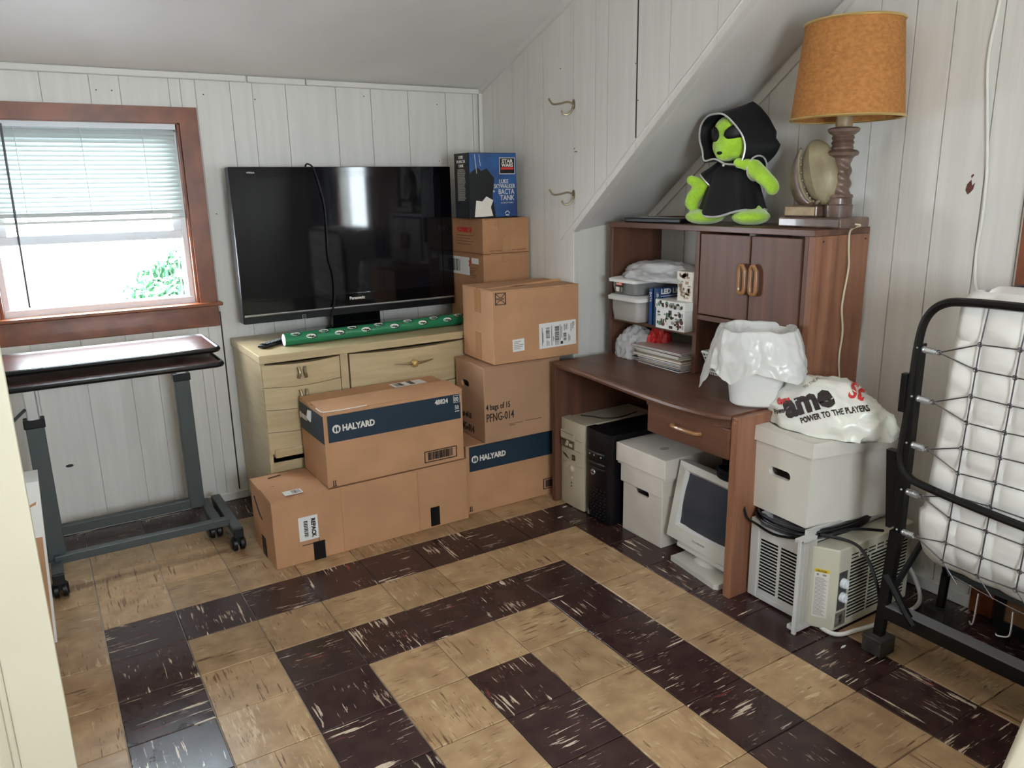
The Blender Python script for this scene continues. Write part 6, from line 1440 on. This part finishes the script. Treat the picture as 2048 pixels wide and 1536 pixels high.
part('rear_frame', MB().tube(rpath(10.5, -6.82, -10.6, 2.4, 4.93, .30), .05, 8, closed=True), M_BLKM, t, smooth=True)
# mattress, folded into a U
def quilt(p, n_, s_): return p
mb = MB(); prof = []
x0m, x1m, zt0, zb0 = 9.06, 10.34, 4.82, 1.30
for k in range(61): prof.append((x0m, zt0-(zt0-2.0)*k/60))
for k in range(1, 24):
    a = math.pi*k/24; prof.append(((x0m+x1m)/2-(x1m-x0m)/2*math.cos(a), 2.0-.70*math.sin(a)))
for k in range(13): prof.append((x1m, 2.0+(zt0-2.0)*k/12))
for k in range(1, 6): a = math.pi*k/6; prof.append((x1m-.30+.30*math.cos(a), zt0+.18*math.sin(a)))
prof.append((x1m-.58, zt0-.2)); prof.append((x1m-.6, 2.4)); prof.append((x0m+.6, 2.4)); prof.append((x0m+.58, zt0-.2))
for k in range(1, 6): a = math.pi*k/6; prof.append((x0m+.30+.30*math.cos(a), zt0+.18*math.sin(a)))
nP = len(prof); NYm = 130; rings = []
for j in range(NYm+1):
    f = j/NYm; ring = []
    for k, (x, z) in enumerate(prof):
        ye = -7.08+.10*(4.8-z)*.6 - (0 if z > 2.3 else 0); ye = min(-6.86, ye) if z > 2.2 else -6.88-.10*max(0, 1.8-z)
        y = ye+(-10.55-ye)*f; edge = min(f, 1-f); sq = max(0, 1-edge/.035); cx_m = .5*(x0m+x1m)
        cz = z; xx_ = x+(.10*sq*sq if x < cx_m else -.10*sq*sq)
        n1 = .045*noise.noise(Vector((y*1.1, z*2.2, x)))+.02*(1-2*abs(noise.noise(Vector((y*2, z*5, 3)))))
        bul = .05*abs(math.sin(math.pi*(z-1.7)/.85))
        if x < cx_m:
            puff = .055*(abs(math.sin(math.pi*(y+7.42)/.43))*abs(math.sin(math.pi*(z-4.44)/.314)))**.5*(1-sq)
            xx_ -= max(-.03, n1*.8)+puff-.02
        else: xx_ += n1
        if z < 2.0: cz = z-.03*noise.noise(Vector((y*1.5, 5, x)))
        ring.append(mb.b.verts.new((xx_, y, cz)))
    rings.append(ring)
for A_, B_ in zip(rings, rings[1:]):
    for k in range(nP): mb.b.faces.new((A_[k], A_[(k+1) % nP], B_[(k+1) % nP], B_[k]))
mb.b.faces.new(rings[0]); mb.b.faces.new(rings[-1][::-1])
part('mattress', mb, M_MATT, t, 'cream mattress folded inside the frame', smooth=True, angle=50)
for xm in (): part('mattress_piping', MB().tube(smoothpath([(xm, -7.05, 4.6), (xm, -6.98, 3.5), (xm, -6.92, 2.6), (xm, -6.88, 2.0)], 5), .012, 6), M_MATT, t)
# framed brown board leaning behind the bed
t = thing('framed_board', 'brown board in a black frame, leaning on the right wall behind the bed', 'board', (10.75, -9, 0))
part('board', MB().box(10.74, 10.78, -10.4, -7.35, .25, 1.15), mat('brown_hardboard', (.22, .10, .045), .6), t)
for q in ((-10.5, -7.25, .12, .27), (-10.5, -7.25, 1.13, 1.25), (-10.5, -10.38, .27, 1.13), (-7.38, -7.25, .27, 1.13)): part('frame', MB().box(10.70, 10.82, q[0], q[1], q[2], q[3]), M_BLKM, t)
for y in (-10.3, -7.4): part('foot', MB().box(10.70, 10.82, y-.06, y+.06, 0, .13), M_BLKM, t)

# pale bed corner beside the camera
t = thing('single_bed', 'corner of a bed under a cream cover at the bottom right edge', 'bed', (6.6, -10.6, 0), (0, 0, math.radians(15)))
bx0, by1 = -2.4, 1.25
part('mattress', MB().box(-1.6, 1.6, -3.6, 1.12, .9, 2.0, bev=.07, seg=4), M_DOOR, t, smooth=True); part('bed_base', MB().box(-1.5, 1.5, -3.5, 1.0, .3, .9, bev=.02), M_CURT, t)
for x in (-1.4, 1.4):
    for y in (-3.3, .8): part('leg', MB().box(x-.1, x+.1, y-.1, y+.1, 0, .3), M_BLK, t)
# little scraps on the floor
for k, (x, y, a, l) in enumerate(((8.70, -6.30, .5, .07), (8.35, -.15, .2, .06), (7.98, -.52, .9, .07), (8.48, -2.9, .1, .02))):
    single('paper_scrap', MB().prism([(x-l, y-.01, .003), (x, y-.022, .003), (x+l, y+.0, .003), (x, y+.016, .003)], (0, 0, .006)), M_WHITE, ['white paper scrap on the dark tile in front of the bed caster', 'white paper scrap on the tan strip by the HALYARD floor carton', 'thin white scrap on the dark band left of the towers', 'tiny white crumb on the dark floor before the monitor'][k], 'scrap', (x, y, .003))
